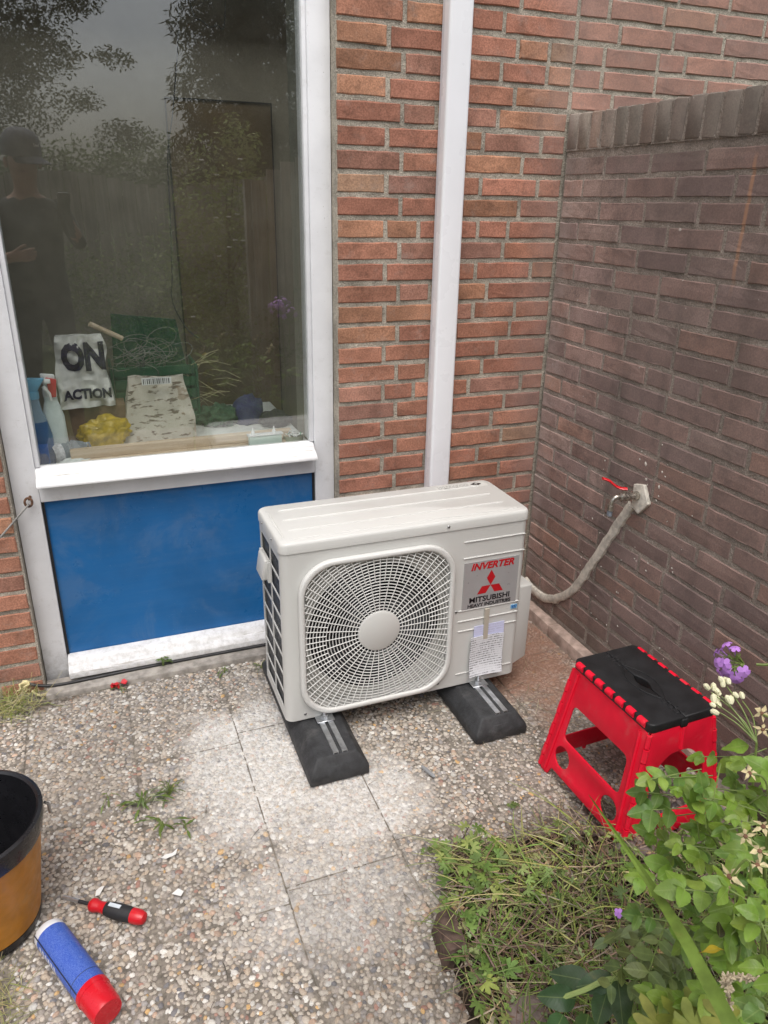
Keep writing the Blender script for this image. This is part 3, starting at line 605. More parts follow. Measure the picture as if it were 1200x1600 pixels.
# ------------------------------------------------------------------ papers and tape on the front
def paper_mat(name, col, dense):
    m = NB(name); p = m.sep(m.objc()); row = m.math('FRACT', m.math('MULTIPLY', p[2], 120.)); ln = m.ramp(row, .35, .45, 1, 0)
    st = m.node('ShaderNodeMapping'); st.inputs['Scale'].default_value = (420, 1, 60); m.l.new(m.objc(), st.inputs[0])
    w_ = m.ramp(m.noise(1., 2, .5, st.outputs[0]), .44, .52, 0, 1); br = m.ramp(m.noise(26, 2), .42, .5, .25, 1)
    return m.fin(m.mix(m.math('MULTIPLY', m.math('MULTIPLY', ln, w_), m.math('MULTIPLY', br, dense)), col, (.06, .06, .07)), .6)
def sheet(name, cx, cz, w_, h_, rot, y0, curl, m, label):
    N = 8; V = []; t = .0012
    for s_ in (0, t):
        for j in range(N + 1):
            for i in range(N + 1):
                u, v = i / N - .5, j / N - .5; x = u * w_; z = v * h_
                yy = -curl * ((abs(u) * 2) ** 2 * .35 + (max(0, -v) * 2) ** 2) * .012 - s_
                V.append((cx + x * math.cos(rot) - z * math.sin(rot), y0 + yy, cz + x * math.sin(rot) + z * math.cos(rot)))
    M1 = (N + 1) ** 2; F = []
    for j in range(N):
        for i in range(N):
            a = j * (N + 1) + i; F.append((a, a + N + 1, a + N + 2, a + 1)); F.append(tuple(M1 + q for q in (a, a + 1, a + N + 2, a + N + 1)))
    for i in range(N):
        for a, c in ((i, i + 1), (N * (N + 1) + i + 1, N * (N + 1) + i), ((i + 1) * (N + 1), i * (N + 1)), (i * (N + 1) + N, (i + 1) * (N + 1) + N)): F.append((a, c, M1 + c, M1 + a))
    me = MB().add(V, F).mesh(name, m, smooth=True); me.transform(Matrix.Translation((-cx, -y0, -cz))); return link(name, me, None, (cx, y0, cz), label=label, category='paper')
sheet('instruction_sheet', -.478, .212, .108, .165, .015, AY0 - .0008, .15, paper_mat('pale_blue_sheet', (.62, .64, .86), .25), 'pale bluish blank sheet sticking up behind the printed sheet on the unit')
sheet('instruction_sheet', -.487, .186, .118, .142, -.02, AY0 - .0045, .9, paper_mat('printed_sheet', (.72, .73, .76), .9), 'white sheet full of small print taped low on the white unit')
M_TAPE = NB('beige_tape').fin((.47, .43, .36), .3); MB().box(-.500, -.4845, AY0 - .0062, AY0 + .0006, .243, .352).obj('tape_strip', M_TAPE, label='narrow strip of beige tape holding the printed papers on the unit', category='tape')
# ------------------------------------------------------------------ rubber feet
M_RUB = NB('black_rubber'); c_ = M_RUB.scalecol((.026, .027, .029), M_RUB.ramp(M_RUB.noise(26, 5, .7), .3, .7, .7, 1.6)); c_ = M_RUB.mix(M_RUB.ramp(M_RUB.noise(9, 6, .75), .55, .75, 0, .35), c_, (.17, .165, .16)); M_RUB.bump(M_RUB.noise(220, 4, .7), .7, .003); M_RUB = M_RUB.fin(c_, .62, 0, .5)
def foot(x0, label):
    w_ = .178; xm = x0 + w_ / 2; t = thing('support_foot', label, 'support foot', (xm, -.45, 0), group='black rubber feet under the unit')
    yF, yB = -.752, -.135; z = .074; wt = .060
    body = MB(); B0 = [(x0, yF), (x0 + w_, yF), (x0 + w_, yB), (x0, yB)]
    r0 = [(x, y, 0) for x, y in B0]; r1 = [(x, y, .030) for x, y in B0]; r2 = [(xm - wt, yF + .026, z), (xm + wt, yF + .026, z), (xm + wt, yB - .06, z), (xm - wt, yB - .06, z)]
    body.loft([r0, r1, r2]).obj('rubber_block', M_RUB, t, bevel=.006, seg=2)
    MB().hexa([(xm - .028, yF + .001, .034), (xm + .028, yF + .001, .034), (xm + .028, yF + .03, .034), (xm - .028, yF + .03, .034)], [(xm - .028, yF + .010, .050), (xm + .028, yF + .010, .050), (xm + .028, yF + .03, .050), (xm - .028, yF + .03, .050)]).obj('moulded_mark', M_RUB, t, bevel=.002)
    ra = MB(); rx = xm + .010; ya, yb = yF + .030, yB - .1                                  # steel channel let into the top
    ra.box(rx - .021, rx - .0055, ya, yb, z + .0030, z + .0055); ra.box(rx + .0055, rx + .021, ya, yb, z + .0030, z + .0055)
    ra.box(rx - .021, rx - .019, ya, yb, z - .018, z + .003); ra.box(rx + .019, rx + .021, ya, yb, z - .018, z + .003); ra.box(rx - .019, rx + .019, ya, yb, z - .008, z - .006)
    ra.box(rx - .0075, rx - .0056, ya, yb, z - .006, z + .003); ra.box(rx + .0056, rx + .0075, ya, yb, z - .006, z + .003)
    rail = ra.obj('steel_rail', M_STEEL, t)
    MB().box(rx - .027, rx + .027, AY0 - .030, AY0 + .05, z + .0056, z + .0096).obj('washer_plate', M_STEEL, t, bevel=.001, seg=1)
    by = AY0 - .010; MB().lathe([(.0115, 0), (.0115, .008), (.0, .009)], 6, Matrix.Translation((rx, by, z + .0097)), cap=False).obj('nut', M_STEEL, t)
    th = [(.0052 if i % 2 else .0042, i * .0018) for i in range(20)] + [(0, .036)]; MB().lathe(th, 10, Matrix.Translation((rx, by, z + .010)), cap=False).obj('threaded_bolt', M_STEEL, t)
foot(-1.129, 'black rubber foot with steel rail under the grille end of the unit'); foot(-.607, 'black rubber foot with steel rail under the sticker end of the unit, near the stool')
# ------------------------------------------------------------------ tap and plastered pipe on the garden wall
M_PLAST = simple('cement_render', (.62, .585, .51), .9, var=.2, vs=50, bump=.7, bs=110, dirt=.4, ds=30, dcol=(.22, .20, .17)); M_BRASS = simple('worn_chrome', (.48, .45, .40), .3, .9, var=.3, vs=60, dirt=.4, dcol=(.35, .30, .24)); M_LEVER = simple('red_lever_coat', (.62, .014, .022), .3, var=.05)
path = [(-.02, .10), (-.09, .085), (-.20, .105), (-.328, .205), (-.42, .36), (-.509, .525), (-.575, .645)]
def smooth_path(P, n_=40):
    P = [Vector(p) for p in P]; out = []
    for i in range(len(P) - 1):
        p0, p1, p2, p3 = P[max(i - 1, 0)], P[i], P[i + 1], P[min(i + 2, len(P) - 1)]
        for k in range(max(2, n_ // (len(P) - 1))):
            t = k / max(2, n_ // (len(P) - 1)); out.append(.5 * ((2 * p1) + (p2 - p0) * t + (2 * p0 - 5 * p1 + 4 * p2 - p3) * t * t + (3 * p1 - p0 - 3 * p2 + p3) * t ** 3))
    out.append(P[-1]); return out
sp_ = smooth_path(path, 54); rings = []
for i, p in enumerate(sp_):
    d = (sp_[min(i + 1, len(sp_) - 1)] - sp_[max(i - 1, 0)]).normalized(); nn = Vector((-d.y, d.x)); q = .0165 + .002 * mnoise.noise((i * .35, 0, 0)); ja, jb = random.uniform(-.0015, .0015), random.uniform(-.0035, .0035)
    row = []
    for u, h in ((-1, -.002), (-.92, -.008), (-.5, -.0115), (0, -.0125), (.5, -.0115), (.92, -.008), (1, -.002)):
        w_ = p + nn * (u * q + (ja if u < -.8 else jb if u > .8 else 0)); row.append((h + random.uniform(-.0006, .0006), w_.x, w_.y))
    rings.append(row + [(.004, row[-1][1], row[-1][2]), (.004, row[0][1], row[0][2])])
MB().loft(rings).obj('plastered_pipe', M_PLAST, smooth=True, label='beige cement strip covering a pipe that curves up the wall to the tap', category='pipe')
tap = thing('wall_tap', 'outdoor wall tap with a red lever handle above the cement strip', 'tap', (-.03, -.60, .68))
wp = plate([rpoly([(-.034, .040), (.010, .052), (.042, -.002), (.004, -.048), (-.030, -.034)], .004)], .014, 'wall_plate', bevel=.002)
link('wall_plate', xf(wp, Matrix.Translation((-.006, -.615, .680)) @ Matrix.Rotation(-PI / 2, 4, 'Z') @ UPF, M_PLAST), tap)
MB().tube([(-.010, -.606, .690), (-.040, -.606, .690), (-.040, -.606, .690), (-.068, -.604, .690)], [.014, .014, .011, .011], 12).obj('inlet', M_BRASS, tap, smooth=True)
MB().tube([(-.066, -.604, .690), (-.072, -.604, .690), (-.100, -.600, .690), (-.106, -.600, .690)], [.009, .0145, .0145, .009], 12).obj('valve_body', M_BRASS, tap, smooth=True)
MB().tube(smooth_path([(-.104, -.600, .690), (-.122, -.597, .690), (-.136, -.595, .680), (-.140, -.594, .660)], 15), .0085, 10).obj('spout', M_BRASS, tap, smooth=True)
MB().tube([(-.140, -.594, .664), (-.140, -.594, .648)], .0135, 12).obj('hose_collar', M_BRASS, tap, smooth=True); MB().tube([(-.140, -.594, .648), (-.140, -.594, .630), (-.140, -.594, .626)], [.011, .010, .006], 12).obj('hose_nozzle', simple('grey_plastic', (.22, .25, .29), .4), tap, smooth=True)
MB().tube([(-.086, -.602, .700), (-.086, -.602, .716)], .007, 10).obj('stem', M_BRASS, tap)
lv = smooth_path([(-.080, -.606, .718), (-.098, -.596, .717), (-.118, -.585, .723), (-.142, -.572, .738), (-.166, -.562, .744)], 20); rings = []
for i, p in enumerate(lv):
    t = i / (len(lv) - 1); d = (lv[min(i + 1, len(lv) - 1)] - lv[max(i - 1, 0)]).normalized(); s_ = Vector((d.y, -d.x, 0)).normalized(); u = s_.cross(d).normalized(); w_ = .0105 - .002 * t; h = .0045
    rings.append([tuple(p + s_ * (w_ * math.cos(a)) + u * (h * math.sin(a))) for a in [2 * PI * k / 10 for k in range(10)]])
MB().loft(rings).obj('lever', M_LEVER, tap, smooth=True)
for o in tap.children:                              # a short-bodied tap: close to its plate
    if not o.name.startswith('wall_plate'): o.data.transform(Matrix.Diagonal((.72, 1, 1, 1)))
b = MB()
for k in range(70):
    y_, z_ = (random.gauss(-.66, .05), random.gauss(.78, .05)) if k < 14 else (random.uniform(-.85, -.35), random.uniform(.12, .75)); r_ = random.uniform(.0012, .0042) * (1.8 if k < 8 else 1); a = random.uniform(0, 6.3)
    V = [(-.0016, y_ + r_ * random.uniform(.5, 1.3) * math.cos(a + t), z_ + r_ * random.uniform(.5, 1.3) * math.sin(a + t)) for t in [2 * PI * j / 6 for j in range(6)]]; b.add(V + [(-.0034, y_, z_)], [(j, (j + 1) % 6, 6) for j in range(6)])
b.obj('mortar_specks', simple('pale_mortar_speck', (.60, .57, .51), .9), label='pale flecks of dried mortar spattered on the wall round the tap', category='specks', kind='stuff')
# ------------------------------------------------------------------ folding step stool
M_RPL = simple('red_plastic', (.80, .008, .036), .5, spec=.3, var=.06, vs=12, bump=.08, bs=300, dirt=.22, dcol=(.42, .22, .20)); M_BPL = NB('black_grained_plastic'); M_BPL.bump(M_BPL.noise(600, 3, .6), .35, .0015); M_BPL = M_BPL.fin(M_BPL.scalecol((.014, .0145, .016), M_BPL.ramp(M_BPL.noise(20, 4), .3, .7, .8, 1.5)), .48, 0, .4)
SH, TW, TL, SX, SYY = .372, .203, .303, .056, .030
stool = thing('step_stool', 'red folding step stool with a black top standing against the brick garden wall', 'stool', (-.306, -1.066, -.001), .026)
def frame3(o, u, v): n_ = u.cross(v).normalized(); return Matrix(((u.x, v.x, n_.x, o.x), (u.y, v.y, n_.y, o.y), (u.z, v.z, n_.z, o.z), (0, 0, 0, 1)))
HS = SH - .024
for s_ in (-1, 1):                                  # long side panels
    o = Vector((s_ * (TW / 2 + SX), 0, 0)); top = Vector((s_ * TW / 2, 0, HS)); v = (top - o); Lh = v.length; v.normalize(); u = Vector((0, -s_, 0)) * -1
    u = Vector((0, s_, 0)); Mx = frame3(o, u, v); wb, wt = TL / 2 + SYY - .006, TL / 2 - .006
    W_ = lambda q: wb + (wt - wb) * q
    out = [(-W_(0), 0), (-W_(0) + .034, 0), (-W_(0) + .044, .030), (W_(0) - .044, .030), (W_(0) - .034, 0), (W_(0), 0), (wt, Lh), (-wt, Lh)]
    h1 = rpoly([(-W_(.4) + .045, .40 * Lh), (W_(.4) - .045, .40 * Lh), (W_(.72) - .042, .72 * Lh), (-W_(.72) + .042, .72 * Lh)], .02, 5)
    pn = link('side_panel', xf(plate([rpoly(out, .008), h1, circ(-W_(.2) + .068, .245 * Lh, .0315), circ(W_(.2) - .068, .245 * Lh, .0315)], .005, 'side_panel', bevel=.001, res=1), Mx, M_RPL), stool, world=False)
    for e in (-1, 1):                                # raised hinge ribs beside the corners
        a = Mx @ Vector((e * (W_(0) - .022), .012, .004)); b_ = Mx @ Vector((e * (wt - .020), Lh - .01, .004)); MB().tube([a, b_], .005, 6).obj('edge_rib', M_RPL, pn, smooth=True, world=False)
    for q in range(7):                               # red knuckles along the top edge
        yy = -TL / 2 + .028 + q * (TL - .056) / 6
        MB().tube([(s_ * (TW / 2 + .001), yy - .013, HS + .0155), (s_ * (TW / 2 + .001), yy + .013, HS + .0155)], .0102, 10).obj('top_hinge', M_RPL, pn, smooth=True, world=False)
for s_ in (-1, 1):                                  # end panels that fold in the middle
    o = Vector((0, s_ * (TL / 2 + SYY), 0)); top = Vector((0, s_ * TL / 2, HS)); v = top - o; Lh = v.length; v.normalize(); u = Vector((-s_, 0, 0)); Mx = frame3(o, u, v); wb, wt = TW / 2 + SX - .006, TW / 2 - .006
    W_ = lambda q: wb + (wt - wb) * q
    out = [(-W_(0), 0), (-W_(0) + .034, 0), (-W_(0) + .044, .026), (W_(0) - .044, .026), (W_(0) - .034, 0), (W_(0), 0), (wt, Lh), (-wt, Lh)]
    h1 = rpoly([(-W_(.3) + .038, .26 * Lh), (W_(.3) - .038, .26 * Lh), (W_(.62) - .036, .66 * Lh), (.03, .78 * Lh), (-.03, .78 * Lh), (-W_(.62) + .036, .66 * Lh)], .016, 4)
    pn = link('end_panel', xf(plate([rpoly(out, .008), h1], .005, 'end_panel', bevel=.001, res=1), Mx, M_RPL), stool, world=False)
    for q0, q1 in ((.80, .98), (.04, .22)):
        a = Mx @ Vector((0, q0 * Lh, .003)); b_ = Mx @ Vector((0, q1 * Lh, .003)); MB().tube([a, b_], .006, 8).obj('fold_hinge', M_RPL, pn, smooth=True, world=False)
for sx_ in (-1, 1):                                 # corner hinges, knuckle by knuckle
    for sy_ in (-1, 1):
        a = Vector((sx_ * (TW / 2 + SX - .001), sy_ * (TL / 2 + SYY - .001), .006)); b_ = Vector((sx_ * (TW / 2 - .001), sy_ * (TL / 2 - .001), HS - .006))
        for q in range(9):
            p0, p1 = a.lerp(b_, q / 9 + .004), a.lerp(b_, (q + 1) / 9 - .006); rr_ = .0085 if q % 2 else .0072; MB().tube([p0, p1], rr_, 8).obj('corner_hinge', M_RPL, stool, smooth=True, world=False)
def half(s_):
    x0, x1 = .0008, TW / 2 + .004; y1 = TL / 2 + .004; P = [(x0, -y1)]
    P += [(x1 - .016 + .016 * math.cos(a), -y1 + .016 + .016 * math.sin(a)) for a in [math.radians(-90 + 15 * k) for k in range(7)]]
    P += [(x1 - .016 + .016 * math.cos(a), y1 - .016 + .016 * math.sin(a)) for a in [math.radians(15 * k) for k in range(7)]]
    P += [(x0, y1)]
    P += [(x0 + (.013 * math.sin(PI * t) if 0 < t < 1 else 0), .034 - .068 * t) for t in [k / 10 for k in range(11)]]
    if s_ < 0: P = [(-x, y) for x, y in P]
    return P
for s_ in (-1, 1):
    th = link('top_half', xf(plate([half(s_)], .026, 'top_half', bevel=.004, res=2), Matrix.Translation((0, 0, SH - .013)), M_BPL), stool, world=False)
    N = 16; pts = [(s_ * (.004 + .030 * math.sin(PI * k / N)), -.078 + .156 * k / N, SH + .0004) for k in range(N + 1)]; MB().tube(pts, .0016, 6).obj('grip_line', M_BPL, th, smooth=True, world=False)
    for q in range(3):
        for e in (-1, 1): MB().box(s_ * .001 if s_ > 0 else -.012, .012 if s_ > 0 else -.001, e * (.088 + q * .022) - .007, e * (.088 + q * .022) + .007, SH - .001, SH + .0016).obj('fold_tooth', M_BPL, th, bevel=.0006, seg=1, world=False)
MB().box(-.011, .011, -TL / 2 - .008, -TL / 2 + .012, SH - .030, SH - .006).obj('fold_tab', M_BPL, stool, bevel=.004, world=False)
# ------------------------------------------------------------------ bucket with its contents
M_AMB = simple('amber_plastic', (.50, .205, .018), .45, var=.12, vs=25, bump=.1, dirt=.3, dcol=(.30, .22, .12)); M_BKT = simple('black_bucket_plastic', (.011, .011, .013), .3, var=.2)
bk = thing('bucket', 'amber bucket with a black rim and inside at the left edge of the patio', 'bucket', (-1.932, -.908, .0))
TB = Matrix.Translation((-1.932, -.908, .0))
MB().lathe([(.112, .028), (.117, .030), (.150, .262), (.146, .264)], 48, TB, cap=False).obj('bucket_body', M_AMB, bk, smooth=True)
MB().lathe([(.0, .002), (.108, .002), (.114, .006), (.117, .0275), (.110, .029)], 48, TB, cap=False).obj('bucket_base', M_BKT, bk, smooth=True)
MB().lathe([(.1515, .250), (.155, .262), (.160, .296), (.159, .302), (.152, .305), (.1465, .300), (.143, .255), (.108, .030), (.0, .028)], 48, TB, cap=False).obj('bucket_lining', M_BKT, bk, smooth=True)
M_HND = simple('handle_wire', (.4, .4, .4), .35, .9); hp = [(-1.932 + .163 * math.cos(a), -.908 + .163 * math.sin(a), .262 - .055 * math.sin((a + .9) * 1.0)) for a in [math.radians(-60 + 6 * k) for k in range(12)]]
MB().tube([(-1.775, -.87, .270), (-1.768, -.868, .262), (-1.7665, -.868, .236)], .0035, 8).obj('handle_clip', M_HND, bk, smooth=True)
tl = thing('utility_knife', 'blue tool with a white and red edge standing in the bucket', 'tool', (-1.90, -.94, .06))
MB().hexa([(-1.93, -1.0, .06), (-1.90, -1.0, .06), (-1.90, -.93, .06), (-1.93, -.93, .06)], [(-1.915, -.975, .235), (-1.885, -.975, .235), (-1.885, -.90, .235), (-1.915, -.90, .235)]).obj('tool_body', simple('dark_blue_plastic', (.02, .05, .16), .35), tl, bevel=.006)
MB().hexa([(-1.901, -.925, .07), (-1.893, -.925, .07), (-1.893, -.919, .07), (-1.901, -.919, .07)], [(-1.880, -.885, .268), (-1.874, -.885, .268), (-1.874, -.880, .268), (-1.880, -.880, .268)]).obj('tool_edge', simple('white_red_edge', (.65, .45, .43), .4), tl)
# ------------------------------------------------------------------ screwdriver
M_RH = simple('red_grip', (.55, .010, .018), .35, var=.05); M_BH = simple('black_soft_grip', (.018, .018, .02), .6, var=.15, bump=.2)
def axisM(a, b): a, b = Vector(a), Vector(b); return Matrix.Translation(a) @ (b - a).to_track_quat('Z', 'Y').to_matrix().to_4x4()
SA, SB = Vector((-1.772, -.902, .012)), Vector((-1.594, -1.036, .018)); Ls = (SB - SA).length; SM = axisM(SA, SB)
sd_ = thing('screwdriver', 'screwdriver with a red and black grip lying on the pebble paving', 'screwdriver', (-1.68, -.97, 0))
MB().lathe([(.0, 0), (.0042, .001), (.0046, .006), (.0046, .044), (.0, .045)], 12, SM, cap=False).obj('bit_holder', M_STEEL, sd_, smooth=True)
MB().lathe([(.0, .044), (.0042, .0445), (.0042, .085), (0, .086)], 12, SM, cap=False).obj('shaft', M_BH, sd_, smooth=True)
MB().lathe([(.0, .074), (.010, .075), (.0145, .080), (.0155, .088), (.0125, .098), (.0125, .107), (.0140, .118), (0, .119)], 18, SM, cap=False).obj('grip_collar', M_RH, sd_, smooth=True)
MB().lathe([(.0, .1175), (.0146, .1178), (.0170, .132), (.0180, .150), (.0176, .172), (.0165, .186), (0, .187)], 18, SM, cap=False).obj('grip', M_BH, sd_, smooth=True)
MB().lathe([(.0, .186), (.0167, .1862), (.0170, .196), (.0160, .208), (.0125, .217), (.006, .2205), (0, .221)], 18, SM, cap=False).obj('grip_end', M_RH, sd_, smooth=True)
q0 = SM @ Vector((0, 0, .128)); MB().box(-.004, .004, -.016, .016, 0, .001).mesh('t', [])
lbm = MB().box(-.0032, .0032, -.0005, .0008, .128, .158); lbm.v = [tuple(SM @ Vector((x * 1.4, .0174 + y, z))) for x, y, z in lbm.v]; lbm.obj('grip_label', simple('pale_label', (.55, .60, .65), .4), sd_)
# ------------------------------------------------------------------ spray can
def can_mat():
    m = NB('blue_can_print'); c = m.objc(); st = m.node('ShaderNodeMapping'); st.inputs['Scale'].default_value = (900, 900, 700); m.l.new(c, st.inputs[0])
    f = m.noise(1., 1, .4, st.outputs[0]); c = m.mix(m.ramp(f, .46, .56, 0, .55), (.022, .075, .42), (.18, .28, .62)); c = m.mix(m.ramp(m.noise(45, 6, .8), .60, .70, 0, .4), c, (.40, .42, .48)); return m.fin(c, m.ramp(m.noise(30, 4), .3, .7, .25, .5))
CA, CB = Vector((-1.798, -1.005, .034)), Vector((-1.672, -1.262, .034)); CMx = axisM(CA, CB); CI = CMx.inverted()
can = thing('spray_can', 'blue spray can with a red cap lying on the paving near the bucket', 'can', (-1.73, -1.13, 0))
def local_lathe(prof, name, m, n_=32, cap=False): return link(name, MB().lathe(prof, n_, None, cap).mesh(name, m, smooth=True), can, CMx.translation, CMx.to_euler())
local_lathe([(0, .003), (.022, .001), (.028, 0), (.0325, .006), (.0332, .020), (0, .021)], 'can_base', simple('white_can_end', (.74, .75, .78), .3)); local_lathe([(0, .0195), (.0332, .0198), (.0332, .196), (0, .197)], 'can_body', can_mat())
local_lathe([(0, .1955), (.0345, .196), (.0350, .200), (.0345, .208), (.0330, .209), (.0315, .255), (.029, .262), (.0, .263)], 'can_cap', simple('red_cap_plastic', (.60, .008, .020), .25, var=.03))
M_STR = simple('dark_print_stripe', (.02, .025, .05), .35)
for a in (math.radians(20), math.radians(152)):
    b = MB(); w_ = .05
    for k in range(1): 
        rows_ = [[(.0335 * math.cos(a + t), .0335 * math.sin(a + t), z) for t in (-w_, 0, w_)] for z in (.004, .2)]; b.loft(rows_, closed=False, cap=False)
    link('print_stripe', b.mesh('print_stripe', M_STR), can, CMx.translation, CMx.to_euler())
b = MB()
for k in range(6):
    a0 = math.radians(160 + 0 * k); z0 = .03 + k * .013; rows_ = [[(.0336 * math.cos(a0 + t), .0336 * math.sin(a0 + t), z0 + q + (.02 * t)) for t in (.06, .25, .45, .62)] for q in (0, .006)]; b.loft(rows_, closed=False, cap=False)
link('print_bars', b.mesh('print_bars', simple('white_print', (.72, .74, .78), .35)), can, CMx.translation, CMx.to_euler(), kind='stuff')
ringb = MB().lathe([(.0333, .170), (.0336, .1704), (.0336, .1712), (.0333, .1716)], 32, None, False); link('print_line', ringb.mesh('print_line', M_STR), can, CMx.translation, CMx.to_euler())
# ------------------------------------------------------------------ small things on the paving
M_SHARD = simple('white_plastic_scrap', (.74, .74, .72), .5, var=.05)
def shard(x, y, pts, rz, label):
    me = plate([pts], .0012, 'plastic_scrap'); me.transform(Matrix.Rotation(rz, 4, 'Z')); 
    for v in me.vertices: v.co.z += .006 * abs(v.co.x) * 18 * .06 + .001
    me.materials.clear(); me.materials.append(M_SHARD); link('plastic_scrap', me, None, (x, y, .003), (random.uniform(-.12, .12), random.uniform(-.12, .12), 0), label=label, category='scrap', group='white scraps on the paving')
shard(-1.523, -.856, [(-.022, .004), (-.008, .008), (.006, .002), (.022, .010), (.012, -.008), (-.014, -.006)], .2, 'longest white plastic scrap, below the weeds in the paving joint')
shard(-1.694, -.907, [(-.004, -.014), (.005, -.010), (.010, .014), (.002, .012), (-.006, .002)], -.3, 'slim white scrap lying right above the red screwdriver collar')
shard(-1.519, -.978, [(-.012, .008), (.006, .012), (.013, -.004), (.002, -.012)], .3, 'four-cornered white scrap to the right of the screwdriver')
shard(-1.829, -.95, [(-.012, .004), (.004, .009), (.012, 0), (.002, -.007)], .1, 'small white scrap between the bucket and the spray can')
MB().tube([(-.802, -.785, .008), (-.797, -.800, .0075), (-.786, -.833, .0075), (-.785, -.838, .007)], [.004, .0055, .0052, .003], 8).obj('wall_plug', simple('grey_plug', (.28, .29, .30), .5), smooth=True, label='small grey plastic wall plug lying between the two rubber feet', category='wall plug')
b = MB(); M_PETAL = simple('red_petal', (.55, .018, .03), .6, var=.2, vs=60)
pet = thing('fallen_flower', 'crumpled bright red flower head lying below the white sill', 'flower', (-1.60, -.075, 0))
for k in range(7):
    cx, cy = -1.60 + random.uniform(-.022, .022), -.078 + random.uniform(-.008, .008); a0 = random.uniform(0, 6.3); V = [(cx, cy, .008)] + [(cx + .014 * math.cos(a0 + t) * random.uniform(.6, 1.2), cy + .012 * math.sin(a0 + t) * random.uniform(.6, 1.2), random.uniform(.006, .022)) for t in [2 * PI * j / 8 for j in range(8)]]
    MB().add(V, [(0, j + 1, (j + 1) % 8 + 1) for j in range(8)]).obj('petal', M_PETAL, pet, smooth=True)
# ------------------------------------------------------------------ hook, rod and cable at the left of the window
M_RUST = simple('rusty_iron', (.14, .075, .045), .8, .4, var=.4, vs=90, bump=.6); M_ROD = simple('dull_rod', (.30, .29, .27), .5, .8, var=.2)
hk = thing('window_hook', 'rusty eye with a thin steel rod hooked on the left window post', 'hook', (-1.795, .04, .65))
MB().tube([(-1.788 + .0105 * math.cos(a), .028 + .004 * math.sin(a), .655 + .0125 * math.sin(a)) for a in [2 * PI * k / 16 for k in range(17)]], .0036, 8, cap=False).obj('eye', M_RUST, hk, smooth=True)
MB().tube([(-1.783, .055, .664), (-1.783, .038, .665), (-1.785, .028, .664)], [.005, .0045, .004], 8).obj('eye_shank', M_RUST, hk, smooth=True)
MB().tube([(-1.786, .020, .652), (-1.800, .012, .641), (-1.83, -.004, .614), (-1.93, -.035, .52), (-2.05, -.065, .41)], .0032, 8).obj('rod', M_ROD, hk, smooth=True)
cb = thing('stub_cable', 'black cable along the sill foot with a pale frayed end', 'cable', (-1.85, -.02, 0))
M_CAB = simple('black_cable', (.02, .02, .022), .5, var=.2); MB().tube(smooth_path([(-1.888, .0, .036), (-1.855, -.012, .025), (-1.80, -.020, .018), (-1.70, -.018, .0165), (-1.55, -.012, .0165), (-1.38, -.010, .0165), (-1.15, -.01, .0165), (-.95, -.01, .0165)], 50), .0052, 10).obj('sheath', M_CAB, cb, smooth=True)
M_FRAY = simple('pale_yellow_tape', (.62, .55, .30), .7, var=.2, vs=80)
for k in range(7):
    p = Vector((-1.884, .0, .036)); P = [p]
    for j in range(4): p = p + Vector((random.uniform(-.016, .004), random.uniform(-.012, .004), random.uniform(-.014, .006))); p.z = max(p.z, .004); P.append(p)
    MB().tube(P, [.008, .0065, .005, .004, .002], 5).obj('frayed_end', M_FRAY, cb)
MB().tube(smooth_path([(-1.872, -.02, .012), (-1.852, -.042, .006), (-1.83, -.04, .006), (-1.812, -.022, .008)], 12), [.004] * 13 if False else .0035, 6).obj('loose_strip', M_FRAY, cb)
# ------------------------------------------------------------------ planting
def leaf_mat(name, rough=.42, tr=.30, veins=True):
    m = NB(name); base = m.info('Color'); oc = m.objc(); p = m.sep(oc)
    c = m.scalecol(base, m.ramp(m.noise(40, 4), .3, .7, .78, 1.22)); c = m.mix(m.ramp(m.noise(18, 5, .7), .60, .74, 0, .35), c, (.24, .23, .06)); c = m.mix(m.ramp(m.noise(75, 3, .6), .68, .74, 0, .55), c, (.11, .075, .03))
    if veins:
        mid = m.ramp(m.math('ABSOLUTE', p[0]), .0002, .0016, .38, 0); ax = m.math('ABSOLUTE', p[0])
        v = m.math('FRACT', m.math('MULTIPLY', m.math('SUBTRACT', p[1], m.math('MULTIPLY', ax, .8)), 135.)); vv = m.ramp(m.math('ABSOLUTE', m.math('SUBTRACT', v, .5)), .0, .16, 1, 0)
        c = m.mix(m.math('MAXIMUM', mid, m.math('MULTIPLY', vv, .045)), c, (.30, .38, .13)); m.bump(m.math('SUBTRACT', m.math('MULTIPLY', vv, -1.), m.math('MULTIPLY', m.noise(90, 3), .5)), .22, .0012)
    m.fin(c, rough, 0, .4); t = m.node('ShaderNodeBsdfTranslucent'); m.l.new(m.mix(.5, c, (.22, .34, .04)), t.inputs[0]); mx = m.node('ShaderNodeMixShader'); mx.inputs[0].default_value = tr
    m.l.new(m.b.outputs[0], mx.inputs[1]); m.l.new(t.outputs[0], mx.inputs[2]); m.l.new(mx.outputs[0], m.out.inputs[0]); return m.m
M_LEAF = leaf_mat('garden_leaf'); M_WEED = leaf_mat('weed_leaf', .6, .25, False)
M_STEM = simple('green_stem', (.16, .22, .055), .55, var=.2, vs=30); M_TWIG = simple('dry_twig', (.20, .15, .10), .85, var=.35, vs=70)
